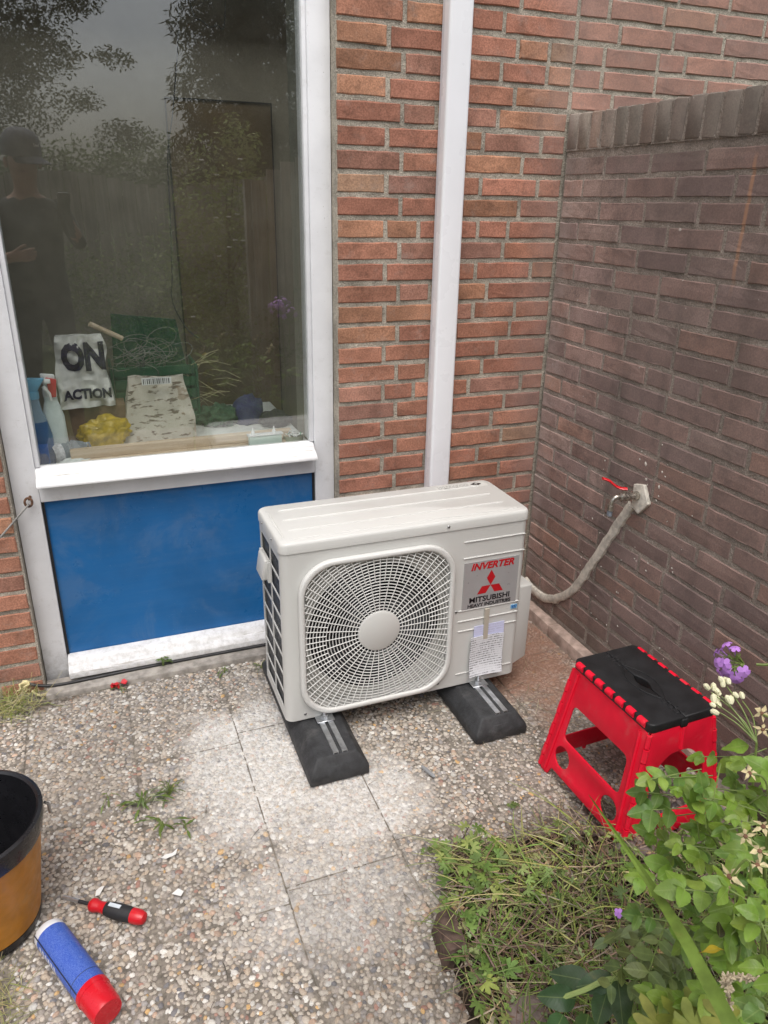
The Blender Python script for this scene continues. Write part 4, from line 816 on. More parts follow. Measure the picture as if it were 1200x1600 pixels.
def leaf_mesh(L_, W_, fold=.25, curl=.25, n_=10, tip=1.25, seed=0, serr=.035):
    r = random.Random(seed); V = []; F = []; wv = r.uniform(.08, .28); ph0 = r.uniform(0, 6); fold *= r.uniform(.5, 1.6); curl *= r.uniform(.3, 2.0)
    for i in range(n_ + 1):
        t = i / n_; w_ = W_ / 2 * (math.sin(PI * t ** .80) ** .72 if 0 < t < 1 else 0) * (1 - .12 * t); y = L_ * t; z = -curl * L_ * t * t * .5 + .02 * L_ * math.sin(6 * t)
        for u in (-1, -.5, 0, .5, 1):
            s_ = 1 + (serr * (1 if (i % 2) else -1) if abs(u) == 1 else 0); V.append((u * w_ * s_, y, z + fold * abs(u) * w_ + r.uniform(-.0005, .0005) - .12 * w_ * u * u + (wv * w_ * u * math.sin(t * 7 + ph0))))
    for i in range(n_):
        for k in range(4): a = i * 5 + k; F.append((a, a + 1, a + 6, a + 5))
    return MB().add(V, F).mesh('leaf', M_LEAF, smooth=True)
def lobed_mesh(R, seed=0, lobes=5, m=None):
    r = random.Random(seed); V = [(0, 0, 0)]; N = lobes * 6 + 1; sp = math.radians(250)
    for i in range(N):
        t = i / (N - 1); a = PI / 2 - sp / 2 + sp * t; q = (t * lobes) % 1 if i < N - 1 else 0; k = abs(math.sin(PI * t * lobes)); rr = R * (.42 + .58 * k ** .55) * (1 + .12 * math.sin(t * 40)) * r.uniform(.93, 1.05) * (.75 + .25 * math.sin(PI * t))
        V.append((rr * math.cos(a), rr * math.sin(a), -.25 * rr * rr / R + .12 * R * (k - .5)))
    return MB().add(V, [(0, i, i + 1) for i in range(1, N)]).mesh('leaf', m or M_WEED, smooth=True)
LEAFS = [leaf_mesh(.049, .029 + .003 * (k % 3), .3, .35, seed=k) for k in range(9)]; LEAFB = [leaf_mesh(.085, .052, .22, .35, seed=k + 9, serr=.02) for k in range(2)]; LEAFP = [leaf_mesh(.034, .021, .15, .15, 5, seed=k + 20, serr=0) for k in range(2)]
LOBES = [lobed_mesh(.024, k) for k in range(4)]
def orient(p, d, up=(0, 0, 1), roll=0.):
    d = Vector(d).normalized(); u = Vector(up); x = d.cross(u)
    x = x.normalized() if x.length > 1e-4 else Vector((1, 0, 0)); z = x.cross(d); M_ = Matrix(((x.x, d.x, z.x), (x.y, d.y, z.y), (x.z, d.z, z.z))).to_4x4(); return Matrix.Translation(p) @ M_ @ Matrix.Rotation(roll, 4, 'Y')
def put_leaf(me, parent, p, d, col, roll=0., s=1., up=(0, 0, 1), name='leaf', label=None):
    o = link(name, me, parent, label=label); M_ = orient(Vector(p), d, up, roll); o.matrix_basis = M_ @ Matrix.Scale(s, 4); o.color = (*col, 1); return o
def vary(c, a=.2): k = random.uniform(1 - a, 1 + a); return (c[0] * k * random.uniform(.9, 1.1), c[1] * k, c[2] * k * random.uniform(.8, 1.2))
G1, G2, G3, GY_, GP = (.175, .290, .042), (.110, .200, .042), (.225, .335, .060), (.24, .27, .05), (.15, .20, .075)
def compound(root, q, cols, pairs=2, s=1., meshes=LEAFS, sag=.25):
    a, b_ = Vector(q[:3]), Vector(q[3:]); d = (b_ - a); Lr = max(d.length, .05); d.normalize(); sd_ = d.cross(Vector((0, 0, 1))); sd_ = sd_.normalized() if sd_.length > .01 else Vector((1, 0, 0)); c = random.choice(cols)
    MB().tube([a - d * .03, a, a.lerp(b_, .6), b_ - d * .018], .0011, 5).obj('leaf_stalk', M_STEM, root, smooth=True)
    face = (Vector((0, 0, 1)) + Vector((-.35, -.45, 0)) + Vector((random.uniform(-.4, .4), random.uniform(-.4, .4), 0))).normalized()
    put_leaf(random.choice(meshes), root, b_ - d * .018, d + Vector((0, 0, -sag * .6)), vary(c, .12), random.uniform(-.3, .3), s * random.uniform(.9, 1.15), face)
    for k in range(pairs):
        pp = b_ - d * (.022 + .034 * k) * s
        for e in (-1, 1): put_leaf(random.choice(meshes), root, pp, d * .5 + sd_ * e + Vector((0, 0, random.uniform(-.35, .2))), vary(c, .14), random.uniform(-.4, .4), s * random.uniform(.72, 1.0), face)
def branch(root, pts, r0=.0035, r1=.0015, m=None, name='stem'):
    P = smooth_path(pts, 20); return MB().tube(P, [r0 + (r1 - r0) * i / (len(P) - 1) for i in range(len(P))], 6).obj(name, m or M_STEM, root, smooth=True)
ROSE = [(-0.754,-1.682,0.652, -0.836,-1.654,0.648), (-0.675,-1.684,0.663, -0.745,-1.653,0.668), (-0.651,-1.709,0.703, -0.671,-1.668,0.713), (-0.704,-1.756,0.693, -0.746,-1.726,0.704), (-0.849,-1.853,0.691, -0.925,-1.818,0.695), (-0.788,-1.743,0.580, -0.824,-1.700,0.580), (-0.860,-1.771,0.550, -0.911,-1.745,0.558), (-0.862,-1.862,0.704, -0.901,-1.899,0.693), (-0.865,-1.896,0.710, -0.920,-1.896,0.680), (-0.914,-1.951,0.753, -0.909,-1.921,0.773), (-0.971,-2.007,0.790, -0.968,-1.977,0.779), (-1.015,-2.043,0.806, -1.031,-2.020,0.805), (-0.736,-1.713,0.585, -0.771,-1.701,0.593), (-0.790,-1.841,0.722, -0.827,-1.820,0.732), (-0.742,-1.769,0.693, -0.790,-1.758,0.687), (-0.692,-1.759,0.752, -0.713,-1.743,0.775), (-0.834,-1.811,0.560, -0.868,-1.803,0.539), (-0.742,-1.657,0.545, -0.771,-1.678,0.535), (-0.847,-1.896,0.740, -0.866,-1.889,0.757), (-0.906,-1.909,0.617, -0.940,-1.900,0.598), (-0.642,-1.715,0.673, -0.682,-1.710,0.669), (-0.889,-1.941,0.751, -0.915,-1.916,0.743), (-0.610,-1.643,0.682, -0.644,-1.627,0.658), ]
FILL = [(-0.886,-1.860,0.490, -0.929,-1.837,0.512), (-0.678,-1.753,0.418, -0.738,-1.730,0.426), (-0.792,-1.731,0.704, -0.798,-1.719,0.755), (-0.580,-1.605,0.537, -0.624,-1.642,0.514), (-0.666,-1.680,0.545, -0.715,-1.650,0.568), (-0.704,-1.757,0.653, -0.740,-1.794,0.640), (-0.762,-1.710,0.700, -0.817,-1.689,0.713), (-0.698,-1.830,0.763, -0.742,-1.855,0.747), (-0.826,-1.919,0.594, -0.867,-1.898,0.613), (-0.510,-1.733,0.565, -0.543,-1.702,0.598), (-0.533,-1.766,0.515, -0.585,-1.737,0.526), (-0.768,-1.866,0.666, -0.825,-1.867,0.660), (-0.729,-1.851,0.430, -0.759,-1.823,0.461), (-0.643,-1.859,0.322, -0.661,-1.831,0.360), (-0.848,-1.902,0.572, -0.893,-1.924,0.568), (-0.630,-1.630,0.519, -0.692,-1.647,0.498), (-0.666,-1.771,0.513, -0.717,-1.744,0.529), (-0.481,-1.684,0.606, -0.540,-1.698,0.580), (-0.727,-1.869,0.714, -0.755,-1.846,0.746), (-0.634,-1.708,0.462, -0.700,-1.691,0.460), (-0.574,-1.679,0.431, -0.588,-1.652,0.481), (-0.679,-1.775,0.622, -0.724,-1.748,0.643), (-0.519,-1.752,0.489, -0.576,-1.771,0.469), (-0.666,-1.895,0.360, -0.665,-1.877,0.407), (-0.650,-1.807,0.411, -0.707,-1.783,0.420), (-0.728,-1.689,0.706, -0.769,-1.723,0.687), (-0.879,-1.883,0.554, -0.937,-1.878,0.557), (-0.721,-1.821,0.721, -0.758,-1.854,0.709), (-0.769,-1.759,0.327, -0.815,-1.730,0.352), (-0.447,-1.646,0.597, -0.498,-1.612,0.616), (-0.777,-1.798,0.376, -0.837,-1.778,0.385), (-0.751,-1.800,0.724, -0.800,-1.778,0.737), (-0.815,-1.849,0.422, -0.876,-1.849,0.421), (-0.590,-1.724,0.405, -0.599,-1.699,0.455), (-0.641,-1.675,0.587, -0.642,-1.661,0.643), (-0.811,-1.946,0.499, -0.868,-1.944,0.498), (-0.726,-1.731,0.604, -0.788,-1.717,0.604), (-0.748,-1.773,0.684, -0.794,-1.800,0.670), (-0.718,-1.634,0.505, -0.764,-1.603,0.534), (-0.623,-1.842,0.533, -0.651,-1.814,0.565), (-0.671,-1.812,0.484, -0.710,-1.783,0.509), (-0.768,-1.800,0.407, -0.818,-1.826,0.400), (-0.726,-1.647,0.676, -0.790,-1.631,0.678), (-0.701,-1.726,0.410, -0.738,-1.694,0.442), (-0.806,-1.787,0.328, -0.869,-1.770,0.336), (-0.761,-1.836,0.615, -0.790,-1.811,0.648), ]
DARK = [(-0.841,-1.674,0.288, -0.902,-1.660,0.275), (-0.908,-1.663,0.258, -0.944,-1.654,0.257), (-0.856,-1.678,0.277, -0.898,-1.711,0.263), (-0.867,-1.650,0.262, -0.908,-1.623,0.255), (-0.948,-1.682,0.265, -0.958,-1.689,0.256), (-0.912,-1.701,0.273, -0.924,-1.712,0.262), (-0.846,-1.685,0.305, -0.863,-1.716,0.292), (-0.960,-1.646,0.242, -0.843,-1.685,0.307), ]
PALE = [(-0.790,-1.814,0.456, -0.837,-1.819,0.447), (-0.841,-1.721,0.471, -0.891,-1.728,0.461), (-0.801,-1.819,0.446, -0.849,-1.824,0.437), (-0.812,-1.798,0.448, -0.860,-1.804,0.440), (-0.874,-1.764,0.426, -0.923,-1.771,0.419), (-0.842,-1.724,0.469, -0.891,-1.731,0.460), (-0.813,-1.728,0.486, -0.862,-1.734,0.476), (-0.777,-1.767,0.490, -0.825,-1.772,0.479), (-0.805,-1.787,0.459, -0.853,-1.792,0.450), (-0.803,-1.790,0.459, -0.851,-1.795,0.450), (-0.775,-1.788,0.480, -0.823,-1.793,0.469), (-0.818,-1.756,0.467, -0.867,-1.762,0.457), (-0.793,-1.769,0.477, -0.841,-1.775,0.467), ]
LOBE = [(-0.926,-1.874,0.517, -0.934,-1.869,0.527), (-0.913,-1.899,0.552, -0.908,-1.892,0.559), (-0.921,-1.935,0.595, -0.925,-1.929,0.595), (-0.942,-1.861,0.488, -0.944,-1.850,0.493), (-0.956,-1.922,0.578, -0.949,-1.920,0.583), ]
STAR = [(-0.868,-1.883,0.730, -0.888,-1.866,0.752), (-0.845,-1.877,0.768, -0.862,-1.854,0.798), (-0.839,-1.885,0.769, -0.856,-1.873,0.790), (-0.826,-1.873,0.789, -0.843,-1.860,0.813), (-0.846,-1.895,0.756, -0.865,-1.881,0.778), (-0.771,-1.803,0.798, -0.793,-1.787,0.821), (-0.672,-1.726,0.803, -0.677,-1.696,0.823), (-0.683,-1.745,0.773, -0.683,-1.709,0.804), ]
BUD = [(-0.615,-1.654,0.718, -0.642,-1.570,0.766), (-0.615,-1.654,0.718, -0.641,-1.585,0.752), (-0.615,-1.654,0.718, -0.622,-1.580,0.781), (-0.615,-1.654,0.718, -0.628,-1.600,0.753), (-0.615,-1.654,0.718, -0.611,-1.607,0.767), (-0.615,-1.654,0.718, -0.643,-1.592,0.743), (-0.615,-1.654,0.718, -0.632,-1.583,0.765), ]
PHLOX = [(-0.370,-1.490,0.699, -0.416,-1.442,0.686), ]
SPIKE = [(-0.965,-1.963,0.681, -0.958,-1.944,0.696), (-0.958,-1.944,0.696, -0.941,-1.952,0.704), (-0.941,-1.952,0.704, -0.928,-1.985,0.725), ]
rose = thing('rose_shrub', 'leafy green rose shrub filling the lower right of the flower bed', 'shrub', (-.62, -1.80, .01))
for q in ROSE: compound(rose, q, [G1, G1, G3, G2], 2 if random.random() < .7 else 1, random.uniform(.5, .88))
for q in FILL: compound(rose, q, [G2, G1, G1, G3], 2, random.uniform(.42, .82))
for q in FILL[::2] + ROSE[::2]: e_ = Vector((random.uniform(-.05, .05), random.uniform(-.05, .05), random.uniform(-.05, .04))); compound(rose, tuple(Vector(q[:3]) + e_) + tuple(Vector(q[3:]) + e_ + Vector((random.uniform(-.03, .03), random.uniform(-.03, .03), random.uniform(-.02, .02)))), [G1, G3, G1, G2], 2, random.uniform(.5, .72))
hub_ = Vector((-.62, -1.82, .0))
for k in range(9):
    q = (ROSE + FILL)[k * 7 % 60]; e = Vector(q[:3]); mid = hub_.lerp(e, .5) + Vector((.06, -.02, .06)); branch(rose, [hub_ + Vector((random.uniform(-.04, .04), random.uniform(-.04, .04), 0)), mid, e], .005, .0022)
put_leaf(LEAFS[0], rose, (-.93, -1.915, .70), (-.5, .3, -.1), (.60, .46, .04), .6, .62, label='yellow rose leaf with a dark end', name='leaf')
put_leaf(LEAFS[1], rose, (-.925, -1.90, .702), (.5, .5, .2), (.03, .022, .015), .6, .42, name='leaf')
drk = thing('broad_leaved_seedling', 'pale-stemmed seedling with dark broad leaves at the front of the bed', 'plant', (-.86, -1.68, .02))
for q in DARK[:7]: put_leaf(random.choice(LEAFB), drk, q[:3], Vector(q[3:]) - Vector(q[:3]) + Vector((0, 0, .01)), vary((.040, .085, .032), .2), random.uniform(-.3, .3), random.uniform(.62, .85), (-.3, -.5, 1))
branch(drk, [(-.78, -1.72, .01), (-.80, -1.71, .18), (-.843, -1.685, .300), (-.90, -1.665, .276), (-.958, -1.646, .246)], .006, .0042, simple('pale_cut_stem', (.28, .36, .12), .5))
pal = thing('trailing_vetch', 'trailing plant with small rounded grey-green leaflets below the rose shrub', 'plant', (-.82, -1.78, .02))
for q in PALE:
    a, b_ = Vector(q[:3]), Vector(q[3:]); d = Vector((random.uniform(-1, .3), random.uniform(-.5, .6), random.uniform(-.8, .1))).normalized(); pts = [a + d * .022 * k + Vector((0, 0, -.002 * k * k)) for k in range(5)]
    branch(pal, [pts[0], pts[2], pts[4]], .0013, .0008)
    for k in range(1, 5):
        for e in (-1, 1): put_leaf(random.choice(LEAFP), pal, pts[k], d.cross(Vector((0, 0, 1))) * e + d * .5, vary(GP, .2), random.uniform(-.5, .5), random.uniform(.75, 1.15), (-.4, -.5, 1))
branch(pal, [(-.82, -1.78, .02), (-.80, -1.79, .30), (-.80, -1.78, .46)], .0025, .0015); branch(pal, [(-.82, -1.78, .02), (-.86, -1.75, .28), (-.85, -1.74, .46)], .0025, .0015)
lob = thing('yellow_green_seedling', 'yellow-green seedling with lobed leaves at the bottom edge of the bed', 'plant', (-.93, -1.90, .02))
for q in LOBE:
    p_ = Vector(q[:3]); branch(lob, [(-.93, -1.90, .02), (p_.x, p_.y - .01, p_.z * .6), p_], .0018, .0012); put_leaf(random.choice(LOBES), lob, p_, Vector(q[3:]) - p_ + Vector((0, 0, .004)), vary((.24, .27, .045), .15), 0, random.uniform(1.2, 1.6), (-.4, -.5, 1))
# withered star-shaped flowers
M_STAR = simple('withered_cream_petal', (.50, .43, .24), .7, var=.3, vs=120); M_CORE = simple('brown_flower_core', (.14, .07, .04), .9, var=.3)
wf = thing('faded_flower_stalks', 'stalks of faded cream star-shaped flowers rising from the rose shrub', 'flower', (-.80, -1.88, .02)); star = MB()
for k in range(5):
    a = 2 * PI * k / 5; c, s_ = math.cos(a), math.sin(a); star.add([(0, 0, 0), (c * .011 - s_ * .0052, s_ * .011 + c * .0052, .001), (c * .027, s_ * .027, -.006), (c * .011 + s_ * .0052, s_ * .011 - c * .0052, .001)], [(0, 1, 2, 3)])
STARS = []
for k in range(4):
    rq = random.Random(k + 3); sv = star.v[:]; star.v = [(x * (q_ := rq.uniform(.65, 1.1)), y * q_, z + rq.uniform(-.004, .006) * (1 if abs(x) + abs(y) > .012 else 0)) for x, y, z in sv]; STARS.append(star.mesh('withered_flower', M_STAR, smooth=True)); star.v = sv
star = STARS[0]; core = MB().lathe([(0, .004), (.004, .003), (.0055, 0), (0, -.002)], 10, None, False).mesh('flower_core', M_CORE, smooth=True)
for q in STAR:
    p_ = Vector(q[3:]); d = (camo.location - p_).normalized() * .6 + Vector((random.uniform(-.3, .3), random.uniform(-.3, .3), .6)); o = link('withered_flower', random.choice(STARS), wf); M_ = Matrix.Translation(p_) @ d.to_track_quat('Z', 'Y').to_matrix().to_4x4() @ Matrix.Rotation(random.uniform(0, 6), 4, 'Z') @ Matrix.Scale(random.uniform(.55, .78), 4)
    o.matrix_basis = M_; c_ = link('flower_core', core, o, world=False); branch(wf, [(-.80, -1.88, .02) if q is STAR[0] else (q[0] + .02, q[1] - .02, q[2] - .18), q[:3], p_], .002, .0013)
# budding stalks and phlox head
M_BUD = simple('cream_bud', (.66, .64, .44), .6, var=.15); M_LILAC = NB('lilac_petal'); M_LILAC = M_LILAC.fin(M_LILAC.mix(M_LILAC.noise(60, 3), (.36, .13, .55), (.56, .30, .72)), .6)
bd = thing('budding_stalk', 'branched stalk of cream buds hanging in front of the stool top', 'flower', (-.60, -1.70, .02)); branch(bd, [(-.58, -1.72, .02), (-.60, -1.69, .40), (-.615, -1.654, .718)], .003, .002)
bud = MB().lathe([(0, 0), (.003, .001), (.0048, .006), (.004, .011), (0, .014)], 8, None, False).mesh('bud', M_BUD, smooth=True)
for i, q in enumerate(BUD):
    a, b_ = Vector(q[:3]), Vector(q[3:]); branch(bd, [a, a.lerp(b_, .5) + Vector((random.uniform(-.006, .006), 0, .006)), b_], .0014, .0009)
    for k in range(4 if i < 3 else 2):
        d = (b_ - a).normalized() + Vector((random.uniform(-.8, .8), random.uniform(-.8, .8), random.uniform(-.2, .8))); o = link('bud', bud, bd); o.matrix_basis = Matrix.Translation(b_ + Vector((random.uniform(-.006, .006), random.uniform(-.006, .006), random.uniform(-.004, .006)))) @ d.to_track_quat('Z', 'Y').to_matrix().to_4x4() @ Matrix.Scale(random.uniform(.8, 1.3), 4)
put_leaf(LEAFS[2], bd, (-.612, -1.64, .70), (-.5, .3, -.15), G1, 0, .9)
flo = MB()
for k in range(5):
    a = 2 * PI * k / 5; c, s_ = math.cos(a), math.sin(a); P_ = [(.001, -.0015), (.007, -.0058), (.0125, -.0042), (.0135, 0), (.0125, .0042), (.007, .0058), (.001, .0015)]; flo.add([(x * c - y * s_, x * s_ + y * c, .022 + .002 * math.sin(x * 300) - .12 * x) for x, y in P_], [(0, 1, 2, 3, 4, 5, 6)])
flo.lathe([(.0012, 0), (.0013, .012), (.002, .022)], 6, None, False); flo = flo.mesh('floret', M_LILAC, smooth=True); cal = MB().lathe([(.001, -.012), (.0022, -.004), (.0018, .004), (0, .006)], 6, None, False).mesh('calyx', M_STEM, smooth=True)
def phlox(label, head, ctr, stem, lean, nfl=20, R=.026, leaves=(), sc=1.):
    t = thing('phlox', label, 'flower', stem[0]); branch(t, stem, .0045, .0028); h = Vector(ctr); L0 = Vector(lean).normalized()
    for k in range(nfl * 2):
        d = Vector((random.gauss(0, 1), random.gauss(0, 1), random.gauss(0, 1))).normalized(); d = (d + L0 * .55).normalized(); fl_ = d.dot(L0) > .05 and k % 2 == 0
        p_ = h + d * R * random.uniform(.55, 1.0); MB().tube([h - L0 * .02, p_], .0009, 4).obj('flower_stalk', M_STEM, t)
        o = link('floret' if fl_ else 'calyx', flo if fl_ else cal, t); o.matrix_basis = Matrix.Translation(p_) @ d.to_track_quat('Z', 'Y').to_matrix().to_4x4() @ Matrix.Rotation(random.uniform(0, 6), 4, 'Z') @ Matrix.Scale(random.uniform(.85, 1.15) * sc, 4)
    for lp, ld in leaves: put_leaf(LEAFS[1], t, lp, ld, vary(G1), 0, 1.25)
    return t
phlox('lilac phlox flower head hanging out over the garden wall side of the bed', 1, (-.432, -1.430, .690), [(-.25, -1.62, .01), (-.27, -1.60, .45), (-.33, -1.53, .69), (-.40, -1.452, .692)], (-.75, .25, .15), 12, .027, [((-.34, -1.515, .70), (-.3, .4, -.3)), ((-.30, -1.56, .62), (-.6, .1, .1)), ((-.29, -1.58, .55), (.3, .5, .1))], .9)
# arching blade
ir = thing('iris_blade', 'long pointed green blade arching across the bed in front of the stool', 'leaf', (-.99, -2.30, .0))
ip = smooth_path([(-.99, -2.30, .0), (-1.0, -2.20, .42), (-.998, -2.05, .66), (-.963, -1.91, .686), (-.920, -1.785, .655), (-.901, -1.691, .645), (-.888, -1.593, .642)], 48); V = []; F = []; N = len(ip)
for i, p_ in enumerate(ip):
    t = i / (N - 1); d = (ip[min(i + 1, N - 1)] - ip[max(i - 1, 0)]).normalized(); view = Vector((-.5, -.4, .77)); s_ = d.cross(view).normalized(); w_ = .0086 * (1 - max(0, (t - .42) / .58) ** 1.25) + .0002; up_ = s_.cross(d).normalized()
    for u, h in ((-1, .002), (0, -.0015), (1, .002)): V.append(tuple(p_ + s_ * w_ * u + up_ * h))
    for u, h in ((1, .0028), (0, .0005), (-1, .0028)): V.append(tuple(p_ + s_ * w_ * u + up_ * h))
for i in range(N - 1):
    for k in range(6): F.append((i * 6 + k, i * 6 + (k + 1) % 6, (i + 1) * 6 + (k + 1) % 6, (i + 1) * 6 + k))
o = MB().add(V, F).obj('blade', M_WEED, ir, smooth=True); o.color = (.17, .26, .045, 1)
M_SEED = simple('cream_seed_husk', (.52, .44, .31), .85, var=.3, vs=150); se = thing('dry_seed_spike', 'dry cream seed spike bent over at the lower right of the bed', 'plant', (-.95, -1.97, .02)); pts = smooth_path([(-.975, -1.985, .0), (-.972, -1.98, .4), (-.965, -1.963, .675), (-.958, -1.944, .698), (-.941, -1.952, .706), (-.926, -1.99, .728)], 60); branch(se, pts[::6], .002, .0014, M_TWIG); husk = MB().lathe([(0, 0), (.0022, .002), (.0016, .008), (0, .010)], 6, None, False).mesh('husk', M_SEED)
for p_ in pts[24:]:
    for e in range(4): d = Vector((random.gauss(0, 1), random.gauss(0, 1), random.gauss(0, 1) + .4)).normalized(); o = link('husk', husk, se); o.matrix_basis = Matrix.Translation(p_) @ d.to_track_quat('Z', 'Y').to_matrix().to_4x4() @ Matrix.Scale(random.uniform(.5, .85), 4)
# ------------------------------------------------------------------ ground cover of the bed
def in_bed(a=-1.0, b_=-.03, c=-2.1, d=-1.03):
    while True:
        x, y = random.uniform(a, b_), random.uniform(c, d)
        if inbed(x, y): return x, y
def ribbons(name, n_, Lr, wr, cols, zr, label, cat, region=None, flat=.25, lean=None):
    V = []; F = []; C = []
    for _ in range(n_):
        x, y = region() if region else in_bed(); z = max(0, soilz(x, y)) + random.uniform(*zr); a = random.uniform(0, 2 * PI) if lean is None else random.gauss(lean, .7); Lk = random.uniform(*Lr); w_ = random.uniform(*wr); el = random.gauss(0, flat); k = random.gauss(0, .45); o = len(V); c = vary(random.choice(cols), .25); S_ = 4
        px, py, pz = x, y, z
        for i in range(S_ + 1):
            t = i / S_; ww = w_ * (1 - .7 * t); V += [(px - math.sin(a) * ww, py + math.cos(a) * ww, pz), (px, py, pz + ww * .8), (px + math.sin(a) * ww, py - math.cos(a) * ww, pz)]; C += [c] * 3
            px += math.cos(a) * Lk / S_; py += math.sin(a) * Lk / S_; pz = max(pz + math.sin(el) * Lk / S_ - .22 * Lk / S_ * t, soilz(px, py) + .003); a += k / S_
        for i in range(S_):
            for q in range(2): F.append((o + i * 3 + q, o + i * 3 + q + 1, o + i * 3 + q + 4, o + i * 3 + q + 3))
    me = bpy.data.meshes.new(name); me.from_pydata(V, [], F); at = me.color_attributes.new('col', 'FLOAT_COLOR', 'POINT'); at.data.foreach_set('color', np.concatenate([np.array(C), np.ones((len(C), 1))], 1).astype(np.float32).ravel()); me.materials.append(M_STRAW)
    return link(name, me, None, label=label, category=cat, kind='stuff')
M_STRAW = NB('straw_colours'); M_STRAW = M_STRAW.fin(M_STRAW.scalecol(M_STRAW.attr('col'), 1.3), .75, 0, .3)
def leftbed(): return in_bed(-.99, -.42, -1.62, -1.03)
def frontmat():
    while True:
        x, y = random.gauss(-.69, .12), random.gauss(-1.28, .09)
        if inbed(x, y): return x, y
ribbons('cut_grass', 380, (.05, .16), (.0007, .0016), [(.23, .22, .08), (.30, .26, .12), (.17, .19, .055), (.34, .30, .17), (.14, .19, .045)], (.004, .040), 'tangle of cut yellow-green grass lying over the flower bed', 'grass', leftbed, .22)
ribbons('cut_grass', 170, (.08, .22), (.0010, .0026), [(.27, .27, .10), (.34, .31, .15), (.20, .23, .06), (.15, .21, .05)], (.010, .055), 'drift of long combed grass blades between the weeds and the stool', 'grass', frontmat, .2, lean=2.4)
ribbons('root_twigs', 1300, (.04, .13), (.0010, .0022), [(.13, .085, .06), (.17, .12, .09), (.09, .06, .045), (.24, .19, .14)], (.004, .055), 'brown root ends and twigs littering the bare soil of the bed', 'twigs', lambda: in_bed(-.98, -.3, -1.75, -1.07), .15)
ribbons('green_undergrowth', 1800, (.04, .14), (.0010, .0022), [(.085, .14, .03), (.12, .18, .04), (.16, .20, .06)], (.0, .06), 'low green undergrowth between the shrub stems', 'plants', lambda: in_bed(-.98, -.05, -2.1, -1.3), .7)
# low lobed weeds: several rosettes, every leaf its own piece
def rosette(x, y, n_, R, H, cols, label, sc=(.7, 1.25), lobes=LOBES, name='creeping_weed'):
    t = thing(name, label, 'weed', (x, y, 0), group='low weeds in the flower bed' if name == 'creeping_weed' else None)
    for _ in range(n_):
        a = random.uniform(0, 2 * PI); r_ = R * math.sqrt(random.random()); px, py = x + r_ * math.cos(a), y + r_ * math.sin(a); z = max(0, soilz(px, py)) + random.uniform(.3, 1) * H; b0 = (x + (px - x) * .3, y + (py - y) * .3, soilz(x, y) + .002 if inbed(x, y) else 0.)
        MB().tube([b0, ((b0[0] + px) / 2, (b0[1] + py) / 2, z * .8), (px, py, z)], .0009, 4).obj('leaf_stalk', M_STEM, t)
        put_leaf(random.choice(lobes), t, (px, py, z), (math.cos(a + random.uniform(-.8, .8)), math.sin(a + random.uniform(-.8, .8)), random.uniform(-.1, .3)), vary(random.choice(cols), .2), random.uniform(-.3, .3), random.uniform(*sc), (-.25, -.4, 1))
WC = [(.155, .245, .05), (.19, .28, .07), (.12, .20, .04), (.25, .31, .09)]
rosette(-.85, -1.165, 46, .085, .075, WC, 'bushiest green weed at the far left corner of the bed, next to the paving', (.6, 1.0)); rosette(-.77, -1.25, 34, .09, .07, WC, 'green weed just below the bushiest one, among combed grass', (.55, .9)); rosette(-.91, -1.26, 22, .07, .065, WC, 'leafy weed spilling over the paving edge at the left of the bed', (.6, 1.0))
rosette(-.955, -1.34, 9, .055, .06, WC + [(.30, .31, .12)], 'sparse pale weed above the dark edging board', (.6, 1.0)); rosette(-.965, -1.45, 10, .065, .06, WC + [(.32, .33, .13)], 'sparse pale weed below the dark edging board', (.65, 1.1)); rosette(-.985, -1.58, 9, .05, .05, WC, 'small weed at the bottom left corner of the bed', (.6, 1.)); rosette(-.60, -1.25, 18, .10, .05, [(.12, .16, .055), (.10, .15, .05), (.16, .19, .08)], 'dull green weed between the grass drift and the edging stones', (.45, .8)); rosette(-.62, -1.36, 16, .12, .05, [(.10, .15, .04), (.13, .17, .06)], 'flat weed in the middle of the bed left of the green blade', (.5, .9)); rosette(-.40, -1.32, 22, .10, .05, [(.13, .17, .06), (.10, .14, .04), (.18, .20, .09)], 'flat weed right under the edging stones beside the stool foot', (.45, .8)); rosette(-.74, -1.50, 12, .12, .05, [(.10, .15, .04), (.14, .18, .06)], 'thin weed in the bare soil above the round rock', (.5, .85))
rosette(-.55, -1.52, 18, .12, .10, [(.08, .13, .03), (.12, .17, .05)], 'weed tucked behind the green blade near the rose', (.6, 1.0)); rosette(-.35, -1.50, 18, .13, .12, [(.08, .13, .03), (.12, .17, .05)], 'weed at the foot of the phlox', (.6, 1.1))
vf = thing('violet_flower', 'single tiny pale violet flower in the bed left of the rose', 'flower', (-.60, -1.42, .02)); o = link('floret', flo, vf); o.matrix_basis = Matrix.Translation((-.603, -1.423, .06)) @ Vector((-.5, -.5, .7)).to_track_quat('Z', 'Y').to_matrix().to_4x4() @ Matrix.Scale(.8, 4); branch(vf, [(-.60, -1.42, .02), (-.602, -1.421, .045), (-.603, -1.423, .06)], .001, .0008)
